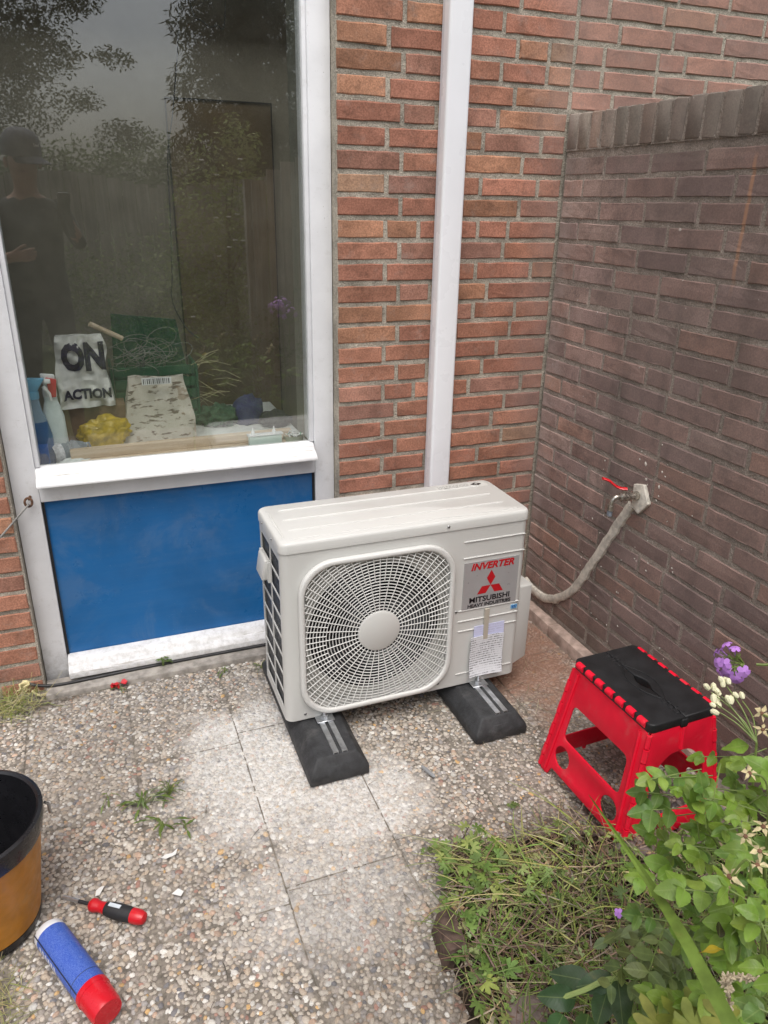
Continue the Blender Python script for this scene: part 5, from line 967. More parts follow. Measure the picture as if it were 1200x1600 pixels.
# tiny leaves that nobody could count
def leaf_litter(name, n_, region, sz, cols, zr, label, flat=.5):
    V = []; F = []; C = []
    for _ in range(n_):
        x, y = region(); z = max(0, soilz(x, y)) + random.uniform(*zr); c = vary(random.choice(cols), .3); a0 = random.uniform(0, 6.3)
        for k in range(random.choice((1, 3, 3, 5))):
            a = a0 + k * 1.1 + random.uniform(-.3, .3); L_ = random.uniform(*sz); w_ = L_ * random.uniform(.28, .42); tz = random.uniform(-flat, flat) * L_; o = len(V); ca, sa = math.cos(a), math.sin(a)
            V += [(x, y, z), (x + ca * L_ * .5 - sa * w_, y + sa * L_ * .5 + ca * w_, z + tz * .5 + .002), (x + ca * L_, y + sa * L_, z + tz), (x + ca * L_ * .5 + sa * w_, y + sa * L_ * .5 - ca * w_, z + tz * .5 + .002)]; F += [(o, o + 1, o + 2), (o, o + 2, o + 3)]; C += [c] * 4
    me = bpy.data.meshes.new(name); me.from_pydata(V, [], F); at = me.color_attributes.new('col', 'FLOAT_COLOR', 'POINT'); at.data.foreach_set('color', np.concatenate([np.array(C), np.ones((len(C), 1))], 1).astype(np.float32).ravel()); me.materials.append(M_STRAW); return link(name, me, None, label=label, category='plants', kind='stuff')
leaf_litter('seedling_carpet', 1100, lambda: in_bed(-.98, -.1, -2.0, -1.05), (.007, .016), [(.10, .155, .035), (.14, .20, .055), (.17, .21, .085), (.08, .12, .03)], (.004, .055), 'carpet of tiny green seedlings between the grass of the bed')
leaf_litter('dead_leaf_mat', 900, lambda: in_bed(-.98, -.2, -1.75, -1.07), (.008, .020), [(.15, .10, .065), (.22, .165, .10), (.10, .07, .05), (.28, .23, .15)], (.001, .03), 'mat of dead brown leaf bits on the soil of the bed', .3)
# edging stones, round rock, edging board
M_ROCK = simple('brown_grey_stone', (.235, .185, .165), .9, var=.3, vs=40, bump=1., bs=180, dirt=.45, dcol=(.12, .10, .08))
def rock(name, x, y, z, rx, ry, rz_, seed, label, cat, flat=0.):
    bm = bmesh.new(); bmesh.ops.create_icosphere(bm, subdivisions=3, radius=1)
    for v in bm.verts:
        n_ = v.co.normalized(); k = 1 + .16 * mnoise.noise(n_ * 1.3 + Vector((seed, 0, 0))) + .05 * mnoise.noise(n_ * 4 + Vector((0, seed, 0))); v.co = Vector((n_.x * rx * k, n_.y * ry * k, (min(n_.z, 1 - flat)) * rz_ * k))
    for f in bm.faces: f.smooth = True
    me = bpy.data.meshes.new(name); bm.to_mesh(me); bm.free(); me.materials.append(M_ROCK); return link(name, me, None, (x, y, z), (0, 0, seed), label=label, category=cat)
for i, (x, y, rx, lb_) in enumerate([(-.452, -1.262, .030, 'smallest brown edging stone at the left end, below the stool corner'), (-.405, -1.272, .036, 'rounded brown edging stone next to the left-most small one'), (-.338, -1.278, .040, 'wide brown edging stone in the middle of the row under the stool'), (-.262, -1.280, .038, 'dark-sided edging stone half hidden by rose leaves'), (-.188, -1.285, .036, 'edging stone behind the rose leaves near the right foot of the stool'), (-.11, -1.29, .036, 'right-most edging stone close to the garden wall')]):
    o = rock('edging_stone', x, y, .012, rx, .034, .055, i * 1.7 + .4, lb_, 'stone', .25); o['group'] = 'edging stones along the bed'
rock('round_rock', -.908, -1.535, .01, .055, .048, .055, 3.3, 'round brown rock half buried at the bottom left of the bed', 'rock', .1)
MB().hexa([(-1.015, -1.375, -.03), (-.955, -1.375, -.03), (-.945, -1.27, -.03), (-1.0, -1.27, -.03)], [(-1.0, -1.37, .052), (-.955, -1.372, .058), (-.945, -1.275, .060), (-.985, -1.275, .055)]).obj('edging_board', simple('dark_wet_wood', (.085, .055, .042), .8, var=.35, vs=60, bump=.8), bevel=.006, label='short dark brown wooden edging board sunk at the left side of the bed', category='board')
# ------------------------------------------------------------------ weeds in the paving
SPR = [leaf_mesh(.045, .011, .2, .5, 6, seed=70 + k, serr=.12) for k in range(2)]
def sprig(name, x, y, n_, R, H, col, label, meshes, sc=1., cat='weed', flat=.2):
    t = thing(name, label, cat, (x, y, 0))
    for k in range(n_):
        a = random.uniform(0, 2 * PI); r_ = R * random.random(); px, py = x + r_ * math.cos(a), y + r_ * .6 * math.sin(a); z = random.uniform(.004, H); MB().tube([(x, y, .0), ((x + px) / 2, (y + py) / 2, z + .004), (px, py, z)], .0009, 4).obj('leaf_stalk', M_STEM, t)
        put_leaf(random.choice(meshes), t, (px, py, z), (math.cos(a), math.sin(a), random.uniform(-flat, flat)), vary(col, .25), random.uniform(-.4, .4), sc * random.uniform(.6, 1.1))
    return t
sprig('paving_weed', -1.572, -.655, 20, .05, .035, (.11, .17, .04), 'feathery weed growing out of the dusty paving joint', SPR, .8); sprig('paving_weed', -1.500, -.640, 26, .045, .04, (.11, .12, .07), 'dull mossy tuft on the paving right of the feathery weed', SPR, .55); sprig('paving_weed', -1.528, -.755, 9, .05, .03, (.10, .16, .035), 'flat green sprig below the feathery weed', SPR, .95); sprig('paving_weed', -1.475, -.785, 5, .02, .02, (.09, .15, .03), 'single hanging leaf sprig right of the flat green one', SPR, .9); sprig('paving_weed', -1.66, -.60, 5, .05, .02, (.16, .20, .06), 'thin runner reaching left from the feathery weed', SPR, .6)
sprig('paving_weed', -1.255, -.115, 7, .03, .03, (.10, .16, .04), 'tiny weed at the kerb left of the unit', SPR, .5); sprig('paving_weed', -1.452, -.016, 8, .015, .06, (.12, .18, .05), 'slender sprout standing against the worn white bottom sill', LEAFP, .6); sprig('paving_weed', -1.605, -.085, 7, .03, .015, (.09, .14, .04), 'bit of green under the fallen red flower', SPR, .45); sprig('paving_weed', -.905, -1.075, 4, .03, .012, (.11, .17, .04), 'tiny flat weed on the paving left of the bed', LOBES, .4); sprig('paving_weed', -.622, -1.005, 4, .02, .012, (.12, .18, .05), 'star-shaped seedling on the paving between feet and bed', LOBES, .5); sprig('paving_weed', -1.13, -.13, 8, .03, .03, (.11, .14, .06), 'tuft between the kerb and the rear of the left foot', SPR, .55)
def corner_grass(): return random.gauss(-1.95, .055), min(-.012, random.gauss(-.07, .04))
g_ = ribbons('corner_grass', 420, (.03, .10), (.0007, .0015), [(.16, .20, .05), (.25, .25, .10), (.30, .27, .15)], (.002, .02), 'tuft of thin grass in the corner under the left brick wall', 'grass', corner_grass, .6)
def edge_grass(): return random.gauss(-1.90, .02), random.uniform(-1.35, -1.05)
ribbons('edge_grass', 260, (.03, .08), (.0006, .0013), [(.20, .21, .08), (.28, .25, .13)], (.0, .012), 'sparse dry grass in the paving joint at the left edge', 'grass', edge_grass, .5)
def scrap_spot(): return (random.gauss(-.34, .14), random.gauss(-.62, .14)) if random.random() < .6 else (random.gauss(-.33, .13), random.gauss(-1.02, .10))
ribbons('dry_roots', 150, (.03, .14), (.0005, .0012), [(.13, .10, .07), (.25, .21, .15), (.32, .28, .2)], (.002, .008), 'dry root threads scattered on the paving between the unit and the stool', 'twigs', scrap_spot, .05)
ribbons('paving_litter', 150, (.01, .05), (.0005, .0013), [(.13, .10, .07), (.30, .26, .19), (.08, .07, .06)], (.002, .006), 'tiny bits of straw and twig scattered over the paving', 'litter', lambda: (random.uniform(-1.9, -.5), random.uniform(-1.6, -.1)), .04)
# ------------------------------------------------------------------ things on the window board behind the glass
def bottle(name, label, x, y, z, prof, m, M_=None): 
    t = thing(name, label, 'bottle', (x, y, z)); return t
BZ = .7155
M_BLIQ = NB('blue_cleaner').fin((.03, .14, .36), .12, 0, .5, Transmission_Weight=.25); M_BCLR = NB('blue_clear_plastic').fin((.45, .62, .75), .1, 0, .5, Transmission_Weight=.55, IOR=1.2); M_BTRIG = simple('pale_blue_trigger', (.16, .42, .60), .35); M_WBOT = simple('white_bottle_plastic', (.62, .70, .70), .3, var=.04); M_RTR = simple('red_trigger_plastic', (.55, .03, .04), .35); M_WTR = simple('white_trigger_plastic', (.72, .73, .73), .35)
t = thing('spray_bottle', 'clear spray bottle of blue cleaner with a pale blue trigger behind the glass', 'bottle', (-1.742, .185, BZ)); X = Matrix.Translation((-1.742, .185, BZ)) @ Matrix.Diagonal((1.15, .8, 1, 1))
MB().lathe([(0, 0), (.036, .002), (.038, .012), (.038, .105), (.030, .150), (.0, .151)], 20, X, False).obj('bottle_body', M_BLIQ, t, smooth=True); MB().lathe([(.0301, .150), (.020, .185), (.0175, .215), (.0175, .225), (0, .226)], 20, X, False).obj('bottle_neck', M_BCLR, t, smooth=True)
MB().box(-1.764, -1.716, .146, .1505, .735, .80).obj('bottle_label', simple('blue_label', (.02, .12, .42), .4), t, bevel=.001, seg=1)
MB().lathe([(.018, .222), (.0195, .224), (.0195, .246), (0, .247)], 16, X, False).obj('spray_collar', M_BTRIG, t, smooth=True); MB().hexa([(-1.762, .175, .955), (-1.728, .175, .955), (-1.728, .195, .955), (-1.762, .195, .955)], [(-1.768, .172, 1.005), (-1.698, .172, 1.000), (-1.698, .198, 1.000), (-1.768, .198, 1.005)]).obj('spray_head', M_BTRIG, t, bevel=.005)
MB().tube([(-1.698, .185, .990), (-1.682, .185, .990)], [.009, .007], 10).obj('nozzle', M_WTR, t, smooth=True); MB().tube([(-1.705, .185, .975), (-1.690, .185, .950), (-1.688, .185, .928)], [.006, .0055, .004], 8).obj('trigger', M_WTR, t, smooth=True)
t = thing('spray_bottle', 'white spray bottle with a red trigger beside the blue cleaner', 'bottle', (-1.690, .215, BZ)); X = Matrix.Translation((-1.690, .215, BZ)) @ Matrix.Diagonal((1.1, .75, 1, 1))
MB().lathe([(0, 0), (.030, .002), (.033, .01), (.031, .10), (.030, .155), (.021, .195), (.018, .205), (.018, .22), (0, .221)], 20, X, False).obj('bottle_body', M_WBOT, t, smooth=True); MB().lathe([(.019, .2205), (.0195, .24), (.014, .252), (0, .253)], 16, X, False).obj('spray_collar', M_WTR, t, smooth=True)
MB().hexa([(-1.704, .205, .965), (-1.674, .205, .965), (-1.674, .226, .965), (-1.704, .226, .965)], [(-1.712, .204, 1.010), (-1.668, .204, 1.004), (-1.668, .227, 1.004), (-1.712, .227, 1.010)]).obj('spray_head', M_WTR, t, bevel=.006); MB().hexa([(-1.690, .196, .935), (-1.672, .196, .935), (-1.672, .204, .935), (-1.690, .204, .935)], [(-1.696, .194, 1.000), (-1.664, .194, .992), (-1.664, .204, .992), (-1.696, .204, 1.000)]).obj('trigger', M_RTR, t, bevel=.003)
# ribbed drink bottle lying down
t = thing('plastic_bottle', 'clear ribbed drink bottle lying on its side behind the glass', 'bottle', (-1.66, .18, BZ)); A_, B_ = Vector((-1.756, .160, .750)), Vector((-1.595, .235, .758)); XM = axisM(A_, B_); Lb = (B_ - A_).length
prof = [(0, 0)] + [(.030 + .0022 * math.cos(i * PI), .004 + i * Lb / 16 * .78) for i in range(16)] + [(.020, Lb * .88), (.0125, Lb * .93), (.0125, Lb), (0, Lb)]
MB().lathe(prof, 20, XM, False).obj('bottle_body', NB('clear_plastic').fin((.62, .68, .76), .08, 0, .5, Transmission_Weight=.8, IOR=1.15), t, smooth=True)
MB().lathe([(.0325, Lb * .28), (.0328, Lb * .285), (.0328, Lb * .45), (.0325, Lb * .455)], 20, XM, False).obj('bottle_label', simple('grey_white_label', (.55, .56, .58), .5, var=.3, vs=90), t)
# crumpled cloth
def crumple(name, x, y, z, rx, ry, rz_, m, label, cat, amp=.35, seed=0, sub=4, fr=2.3):
    bm = bmesh.new(); bmesh.ops.create_icosphere(bm, subdivisions=sub, radius=1)
    for v in bm.verts:
        n_ = v.co.normalized(); k = 1 + amp * mnoise.noise(n_ * fr + Vector((seed, seed * 2, 0))) + amp * .5 * abs(mnoise.noise(n_ * fr * 2.2 + Vector((0, seed, 3)))); v.co = Vector((n_.x * rx * k, n_.y * ry * k, max(n_.z, -.55) * rz_ * k + .55 * rz_))
    for f in bm.faces: f.smooth = True
    me = bpy.data.meshes.new(name); bm.to_mesh(me); bm.free(); me.materials.append(m); return link(name, me, None, (x, y, z), label=label, category=cat)
crumple('cleaning_cloth', -1.645, .155, BZ, .048, .022, .016, simple('white_cloth', (.66, .70, .68), .9, var=.1, vs=80, bump=.6, bs=300), 'crumpled white cloth in front of the lying drink bottle', 'cloth', .5, 2)
# planks
M_PINE = NB('bare_pine'); mp_ = M_PINE.node('ShaderNodeMapping'); mp_.inputs['Scale'].default_value = (3, 60, 60); M_PINE.l.new(M_PINE.pos(), mp_.inputs[0]); M_PINE = M_PINE.fin(M_PINE.mix(M_PINE.ramp(M_PINE.noise(1., 5, .6, mp_.outputs[0]), .3, .7), (.66, .54, .40), (.50, .38, .25)), .65)
def plank(x0, y0, x1, y1, z0, w_, h_, label):
    d = Vector((x1 - x0, y1 - y0, 0)); Lk = d.length; o = MB().box(0, Lk, -w_ / 2, w_ / 2, 0, h_).obj('wooden_lath', M_PINE, bevel=.0015, seg=1, label=label, category='lath', group='laths on the window board'); o.location = (x0, y0, z0); o.rotation_euler = (0, 0, math.atan2(d.y, d.x))
plank(-1.625, .158, -.925, .178, BZ, .038, .020, 'lower bare wooden lath along the window board behind the glass'); plank(-1.655, .172, -.915, .196, BZ + .0205, .030, .030, 'upper bare wooden lath lying on another lath behind the glass')
# small boxes at the right
M_MINT = simple('mint_white_plastic', (.60, .72, .65), .4, var=.05); t = thing('junction_box', 'small mint-white plastic box with two spikes behind the glass', 'box', (-1.02, .152, BZ)); MB().box(-1.078, -.962, .136, .1575, BZ, .765).obj('box_body', M_MINT, t, bevel=.003); MB().box(-1.083, -.957, .133, .158, .766, .772).obj('box_lid', M_WTR, t, bevel=.002)
for x in (-1.062, -.988): MB().lathe([(.007, 0), (.0065, .008), (.003, .014), (.002, .022), (0, .024)], 10, Matrix.Translation((x, .146, .772)), False).obj('spike', M_WTR, t, smooth=True)
t = thing('clip_tub', 'clear tub heaped with white cable clips at the right of the window board', 'tub', (-.905, .165, BZ)); MB().lathe([(.030, 0), (.034, .002), (.037, .034), (.035, .034), (.032, .004), (0, .004)], 20, Matrix.Translation((-.912, .175, BZ)), False).obj('tub', NB('cloudy_plastic').fin((.60, .64, .50), .2, 0, .5, Transmission_Weight=.4), t, smooth=True)
for k in range(34):
    a = random.uniform(0, 2 * PI); r_ = .028 * math.sqrt(random.random()); p_ = Vector((-.912 + r_ * math.cos(a), .175 + r_ * math.sin(a), BZ + .030 + random.uniform(0, .026) * (1 - r_ / .035))); d = Vector((random.gauss(0, 1), random.gauss(0, 1), random.gauss(0, 1))).normalized() * .007
    MB().tube([p_ - d, p_ + d, p_ + d + Vector((.003, 0, .003))], .0019, 5).obj('clip', M_WTR if k % 9 else simple('green_clip', (.02, .22, .10), .5), t)
# printed white shopping bag
M_BAGW = simple('white_bag_plastic', (.60, .60, .57), .4, var=.15, vs=14, bump=.5, bs=25); M_NAVY = simple('navy_print', (.018, .014, .06), .45)
def bagmesh(name, x0, x1, y0, y1, z0, z1, taper, m, parent, seed, amp=.014, nx=14, nz=12):
    V = []; F = []; ring = []
    def pt(u, v, face): return None
    rings = []
    for j in range(nz + 1):
        v = j / nz; z = z0 + (z1 - z0) * v; ins = taper * v; xa, xb = x0 + ins * (x1 - x0), x1 - ins * (x1 - x0); ya, yb = y0 + (y1 - y0) * .35 * v, y1 - (y1 - y0) * .35 * v; row = []
        for k in range(nx): row.append((xa + (xb - xa) * k / nx, ya))
        for k in range(5): row.append((xb, ya + (yb - ya) * k / 5))
        for k in range(nx): row.append((xb - (xb - xa) * k / nx, yb))
        for k in range(5): row.append((xa, yb - (yb - ya) * k / 5))
        rings.append([(x + amp * .5 * mnoise.noise((x * 14, y * 14, z * 12 + seed)), y + amp * mnoise.noise((x * 13 + seed, z * 13, y * 9)) + amp * .5 * mnoise.noise((x * 40, z * 40, seed)), z + amp * .4 * mnoise.noise((x * 11, 7, seed)) * v) for x, y in row])
    return MB().loft(rings).obj(name, m, parent, smooth=True)
t = thing('shopping_bag', 'white plastic shopping bag with navy lettering standing behind the bottles', 'bag', (-1.585, .45, BZ)); bagmesh('bag', -1.675, -1.495, .40, .50, .845, 1.085, .10, M_BAGW, t, 3, .034, 30, 26)
for o in (text('ACTION', .044, M_NAVY, wallM(-1.578, .379, .890), 'bag_lettering', t, offset=.0022, sx=.92), text('ON', .122, M_NAVY, wallM(-1.578, .383, 1.012), 'bag_lettering', t, offset=.007, sx=.72)):
    bm = bmesh.new(); bm.from_mesh(o.data); bmesh.ops.subdivide_edges(bm, edges=[e for e in bm.edges if e.calc_length() > .012], cuts=3, use_grid_fill=True); bm.to_mesh(o.data); bm.free()
    for v in o.data.vertices:                       # the print follows the folds of the bag
        vv = (v.co.z - .845) / .24; ya = .40 + .10 * .35 * vv; x, y, z = v.co.x, ya, v.co.z; v.co.y = ya + .034 * mnoise.noise((x * 13 + 3, z * 13, y * 9)) + .017 * mnoise.noise((x * 40, z * 40, 3)) - .0035
M_CARD = simple('brown_cardboard', (.20, .125, .07), .85, var=.15); t = thing('cardboard_box', 'brown cardboard box under the white shopping bag', 'box', (-1.57, .46, BZ)); MB().box(-1.68, -1.46, .42, .60, BZ, .842).obj('box_body', M_CARD, t, bevel=.004); MB().box(-1.60, -1.55, .4185, .4195, BZ + .001, .84).obj('box_tape', simple('brown_tape', (.13, .07, .035), .35), t)
o = crumple('yellow_bag', -1.545, .365, BZ, .082, .045, .062, simple('yellow_plastic_film', (.50, .35, .03), .35, var=.25, vs=30, bump=.5, bs=40), 'crumpled yellow plastic bag on the window board', 'bag', .40, 5, 5, 1.9)
# charcoal bag with a printed birch-log look
def log_print():
    m = NB('birch_log_print'); st = m.node('ShaderNodeMapping'); st.inputs['Scale'].default_value = (22, 22, 75); m.l.new(m.pos(), st.inputs[0]); a = m.ramp(m.noise(1., 4, .6, st.outputs[0]), .56, .63, 0, .85); c = m.mix(a, (.54, .50, .43), (.11, .07, .045))
    c = m.mix(m.ramp(m.noise(17, 3), .60, .66, 0, .6), c, (.26, .17, .10)); m.bump(m.noise(30, 4), .6, .01); return m.fin(c, .4)
t = thing('firewood_bag', 'paper bag printed like birch logs leaning on the green crate', 'bag', (-1.36, .42, BZ)); bagmesh('bag', -1.475, -1.22, .36, .47, BZ, .935, .12, log_print(), t, 9, .022)
t.location = t.location; MB().box(-1.40, -1.30, .352, .354, .921, .945).obj('barcode_label', M_WTR, t)
for k in range(14): MB().box(-1.396 + k * .0066, -1.396 + k * .0066 + random.choice([.0015, .003]), .3505, .3515, .924, .942).obj('barcode_bar', M_BLACKP, t)
# green slatted crate
M_GCR = simple('green_crate_plastic', (.009, .080, .035), .4, var=.15); t = thing('folding_crate', 'green plastic crate with an open lid behind the firewood bag', 'crate', (-1.33, .60, BZ))
for k in range(5): MB().box(-1.485, -1.195, .520, .528, .735 + k * .045, .770 + k * .045).obj('crate_slat', M_GCR, t, bevel=.002, seg=1)
for x in (-1.485, -1.345, -1.207): MB().box(x, x + .012, .5285, .540, BZ, .955).obj('crate_post', M_GCR, t)
for x in (-1.497, -1.1945): MB().box(x, x + .010, .520, .72, BZ, .950).obj('crate_side', M_GCR, t, bevel=.002, seg=1)
MB().hexa([(-1.485, .72, BZ), (-1.175, .72, BZ), (-1.175, .732, BZ), (-1.485, .732, BZ)], [(-1.465, .74, 1.115), (-1.225, .74, 1.085), (-1.225, .752, 1.085), (-1.465, .752, 1.115)]).obj('crate_back', M_GCR, t, bevel=.002, seg=1)
hp_ = thing('wire_tangle', 'tangle of grey wire and plastic film spilling from the green crate', 'wire', (-1.35, .56, 1.0)); M_WIRE = simple('grey_wire', (.20, .21, .18), .35)
for k in range(26):
    c_ = Vector((random.gauss(-1.36, .06), random.gauss(.555, .02), random.gauss(.985, .03))); r1, r2 = random.uniform(.03, .09), random.uniform(.015, .045); a0 = random.uniform(0, 6); tl_ = random.uniform(-.4, .4)
    MB().tube([(c_.x + r1 * math.cos(a0 + s_), c_.y + .03 * math.sin(a0 * 3 + s_), c_.z + r2 * math.sin(a0 + s_) + tl_ * r1 * math.cos(a0 + s_)) for s_ in [j * .45 for j in range(11)]], .0014, 5).obj('wire', M_WIRE, hp_)
st_ = thing('dry_stalks', 'dry straw stalks sticking out to the right of the green crate', 'stalks', (-1.17, .56, BZ)); M_STK2 = simple('dry_stalk', (.40, .36, .20), .8)
for k in range(30):
    p_ = Vector((random.gauss(-1.20, .05), random.gauss(.58, .03), random.uniform(.76, .95))); d = Vector((random.uniform(.2, 1.), random.uniform(-.3, .3), random.uniform(-.6, .5))).normalized() * random.uniform(.06, .16); MB().tube([p_, p_ + d * .5 + Vector((0, 0, .01)), p_ + d], .0012, 4).obj('stalk', M_STK2, st_)
MB().tube([(-1.545, .50, 1.115), (-1.44, .53, 1.055)], .009, 8).obj('lath_end', M_PINE, hp_)
# clutter at the right of the board
crumple('work_cap', -1.005, .50, BZ, .058, .05, .070, simple('dark_blue_cloth', (.035, .04, .11), .85, var=.2), 'dark blue cloth cap heaped on the right of the window board', 'cap', .25, 7, 3); crumple('dark_glove', -.915, .45, BZ, .06, .07, .030, simple('dark_rubber_glove', (.03, .032, .03), .6), 'black glove lying beside the dark blue cap', 'glove', .4, 11, 3)
crumple('green_netting', -1.12, .52, BZ, .075, .06, .045, simple('dark_green_net', (.03, .08, .04), .8, var=.4, vs=80, bump=1.), 'dark green netting heaped between the firewood bag and the cap', 'net', .5, 13, 4)
# hanging black wire
t = thing('hanging_wire', 'thin black wire hanging down inside the window', 'wire', (-1.20, .45, 2.6)); MB().tube(smooth_path([(-1.16, .45, 2.6), (-1.165, .45, 2.09), (-1.205, .45, 1.80), (-1.235, .45, 1.66), (-1.245, .45, 1.45), (-1.255, .45, 1.28), (-1.262, .45, 1.19), (-1.225, .45, 1.10), (-1.182, .45, 1.058)], 60), .0022, 6).obj('wire', M_CAB, t, smooth=True)
MB().tube(smooth_path([(-1.10, .45, 2.6), (-1.13, .45, 2.12), (-1.09, .45, 2.04), (-1.05, .45, 2.035), (-1.02, .45, 2.08), (-1.0, .45, 2.6)], 40), .002, 6).obj('wire_loop', M_CAB, t, smooth=True)
# ------------------------------------------------------------------ the garden behind, seen in the pane
M_FOL = NB('tree_leaf'); c_ = M_FOL.scalecol(M_FOL.attr('col'), 1.0); M_FOL.fin(c_, .55, 0, .35); tn = M_FOL.node('ShaderNodeBsdfTranslucent'); M_FOL.l.new(c_, tn.inputs[0]); mx_ = M_FOL.node('ShaderNodeMixShader'); mx_.inputs[0].default_value = .3
M_FOL.l.new(M_FOL.b.outputs[0], mx_.inputs[1]); M_FOL.l.new(tn.outputs[0], mx_.inputs[2]); M_FOL.l.new(mx_.outputs[0], M_FOL.out.inputs[0]); M_FOL = M_FOL.m; M_BARK = simple('tree_bark', (.10, .08, .06), .9, var=.3, bump=1., bs=40)
def crown(name, parent, blobs, n_, Ls, Ws, cols, seed, droop=.3):
    rs = np.random.RandomState(seed); w = np.array([b_[3] * b_[4] * b_[5] for b_ in blobs]); w = w ** .7; w /= w.sum(); k = rs.choice(len(blobs), n_, p=w); B_ = np.array(blobs)[k]
    d = rs.normal(size=(n_, 3)); d /= np.linalg.norm(d, axis=1)[:, None]; r = rs.rand(n_) ** .45; C = B_[:, :3] + d * r[:, None] * B_[:, 3:6]
    C += .10 * np.array([list(mnoise.noise_vector(Vector(c) * 2.5)) for c in C]); ax = rs.normal(size=(n_, 3)); ax[:, 2] = ax[:, 2] * .5 - droop; ax /= np.linalg.norm(ax, axis=1)[:, None]; up = rs.normal(size=(n_, 3)) + np.array([0, 0, 1.2]); sd_ = np.cross(ax, up); sd_ /= np.linalg.norm(sd_, axis=1)[:, None]; L_ = rs.uniform(*Ls, n_)[:, None]; W_ = rs.uniform(*Ws, n_)[:, None]
    V = np.stack([C, C + ax * L_ * .45 + sd_ * W_ / 2, C + ax * L_, C + ax * L_ * .45 - sd_ * W_ / 2], 1).reshape(-1, 3); F = np.arange(n_ * 4).reshape(-1, 4)
    me = bpy.data.meshes.new(name); me.from_pydata(V.tolist(), [], F.tolist()); cc = np.array(cols)[rs.choice(len(cols), n_)] * rs.uniform(.7, 1.3, (n_, 1)); at = me.color_attributes.new('col', 'FLOAT_COLOR', 'POINT'); at.data.foreach_set('color', np.repeat(np.concatenate([cc, np.ones((n_, 1))], 1), 4, 0).astype(np.float32).ravel()); me.materials.append(M_FOL); return link(name, me, parent)
def tree(name, label, cat, base, h, r0, blobs, n_, Ls, Ws, cols, seed, limbs=6, droop=.3):
    t = thing(name, label, cat, base); b0 = Vector(base); MB().tube([b0, b0 + Vector((.05, .03, h * .4)), b0 + Vector((0, .05, h * .75)), b0 + Vector((.05, 0, h))], [r0, r0 * .8, r0 * .5, r0 * .15], 10).obj('trunk', M_BARK, t, smooth=True); rr = random.Random(seed)
    for k in range(limbs):
        q = blobs[k % len(blobs)]; s0 = b0 + Vector((0, .03, h * rr.uniform(.25, .7))); e = Vector(q[:3]); MB().tube([s0, s0.lerp(e, .5) + Vector((0, 0, .1)), e], [r0 * .35, r0 * .22, r0 * .06], 6).obj('limb', M_BARK, t, smooth=True)
    crown('crown', t, blobs, n_, Ls, Ws, cols, seed, droop)
DG = [(.030, .050, .018), (.040, .065, .022), (.055, .080, .025)]; MG = [(.11, .17, .045), (.14, .20, .06), (.09, .14, .04)]; LG = [(.26, .34, .10), (.32, .38, .14), (.19, .27, .08)]
tree('leafy_tree', 'large dark leafy tree reflected at the upper left of the pane', 'tree', (-4.6, -9.8, -.05), 5.5, .16, [(-4.0, -9.5, 4.6, 1.6, 1.1, 1.4), (-2.5, -9.3, 4.8, 1.0, .9, .9), (-1.7, -9.2, 5.2, .9, .7, .55), (-2.9, -9.2, 3.7, 1.3, .9, .95), (-2.1, -9.1, 3.15, .85, .7, .38), (-5.6, -9.6, 3.6, 1.6, 1., 1.2), (-3.6, -9.4, 5.9, 1.6, 1., .8), (-1.35, -9.1, 4.35, .55, .5, .22), (-1.75, -9.2, 3.3, .58, .4, .5), (-2.0, -9.2, 2.6, .7, .4, .42), (-1.2, -9.2, 3.75, .38, .3, .2), (-.85, -9.2, 3.15, .30, .25, .11), (-1.25, -9.2, 2.72, .3, .2, .16), (-.75, -9.2, 2.3, .45, .3, .2), (-2.6, -9.2, 3.0, .8, .4, .9)], 85000, (.04, .075), (.018, .032), DG, 2, 8, .4)
tree('conifer', 'tall dark conifer reflected at the upper right of the pane', 'tree', (1.0, -9.4, -.05), 7.5, .2, [(1.0, -9.3, 1.4 + .75 * k, 1.28 - .07 * k, 1.15, .65) for k in range(9)], 60000, (.09, .15), (.020, .032), [(.022, .036, .016), (.030, .046, .02)], 3, 4, .8)
tree('far_tree', 'hedge-high green tree reflected above the wooden fence', 'tree', (-1.6, -11.5, -.05), 2.2, .1, [(-2.9, -11.4, 1.7, 1.2, .6, .9), (-1.4, -11.4, 1.6, 1.1, .6, .8), (-.3, -11.4, 1.7, .9, .6, .85)], 14000, (.06, .10), (.028, .045), MG, 4, 3)
tree('flowering_shrub', 'tall loose green shrub reflected in the middle of the pane', 'shrub', (-.30, -4.6, -.05), 1.5, .03, [(-.30, -4.5, 1.55, .42, .35, .45), (-.55, -4.5, 1.0, .50, .35, .6), (-.05, -4.55, 1.15, .42, .3, .6), (-.18, -4.45, 2.02, .20, .18, .22), (-.4, -4.4, .5, .6, .4, .5)], 6500, (.03, .07), (.014, .03), LG, 5, 6)
tree('garden_shrub', 'mid-green shrub reflected in front of the wooden fence', 'shrub', (-1.1, -5.2, -.05), .8, .025, [(-1.1, -5.2, .75, .55, .35, .55), (-1.7, -5.4, .65, .5, .3, .5), (-.75, -5.1, .5, .5, .3, .45), (-1.3, -5.0, .3, .6, .3, .35)], 5200, (.03, .06), (.013, .028), MG + LG[:1], 6, 5); tree('garden_shrub', 'low dull shrub reflected at the right beside the near fence panel', 'shrub', (.25, -4.1, -.05), .7, .02, [(.25, -4.1, .55, .5, .35, .5), (-.1, -3.9, .35, .4, .3, .35)], 3000, (.03, .06), (.013, .028), MG, 8, 4)
rw_ = random.Random(3); flo2 = MB().lathe([(0, .006), (.016, .008), (.022, .002), (.014, -.004), (0, -.005)], 8, None, False).mesh('white_bloom', simple('white_bloom', (.75, .74, .68), .7))
for k in range(16): link('white_bloom', flo2, [o for o in COL.objects if o.name == 'flowering_shrub'][0], (rw_.gauss(-.3, .25), -4.15 + rw_.uniform(-.1, .1), rw_.uniform(.5, 2.0)))
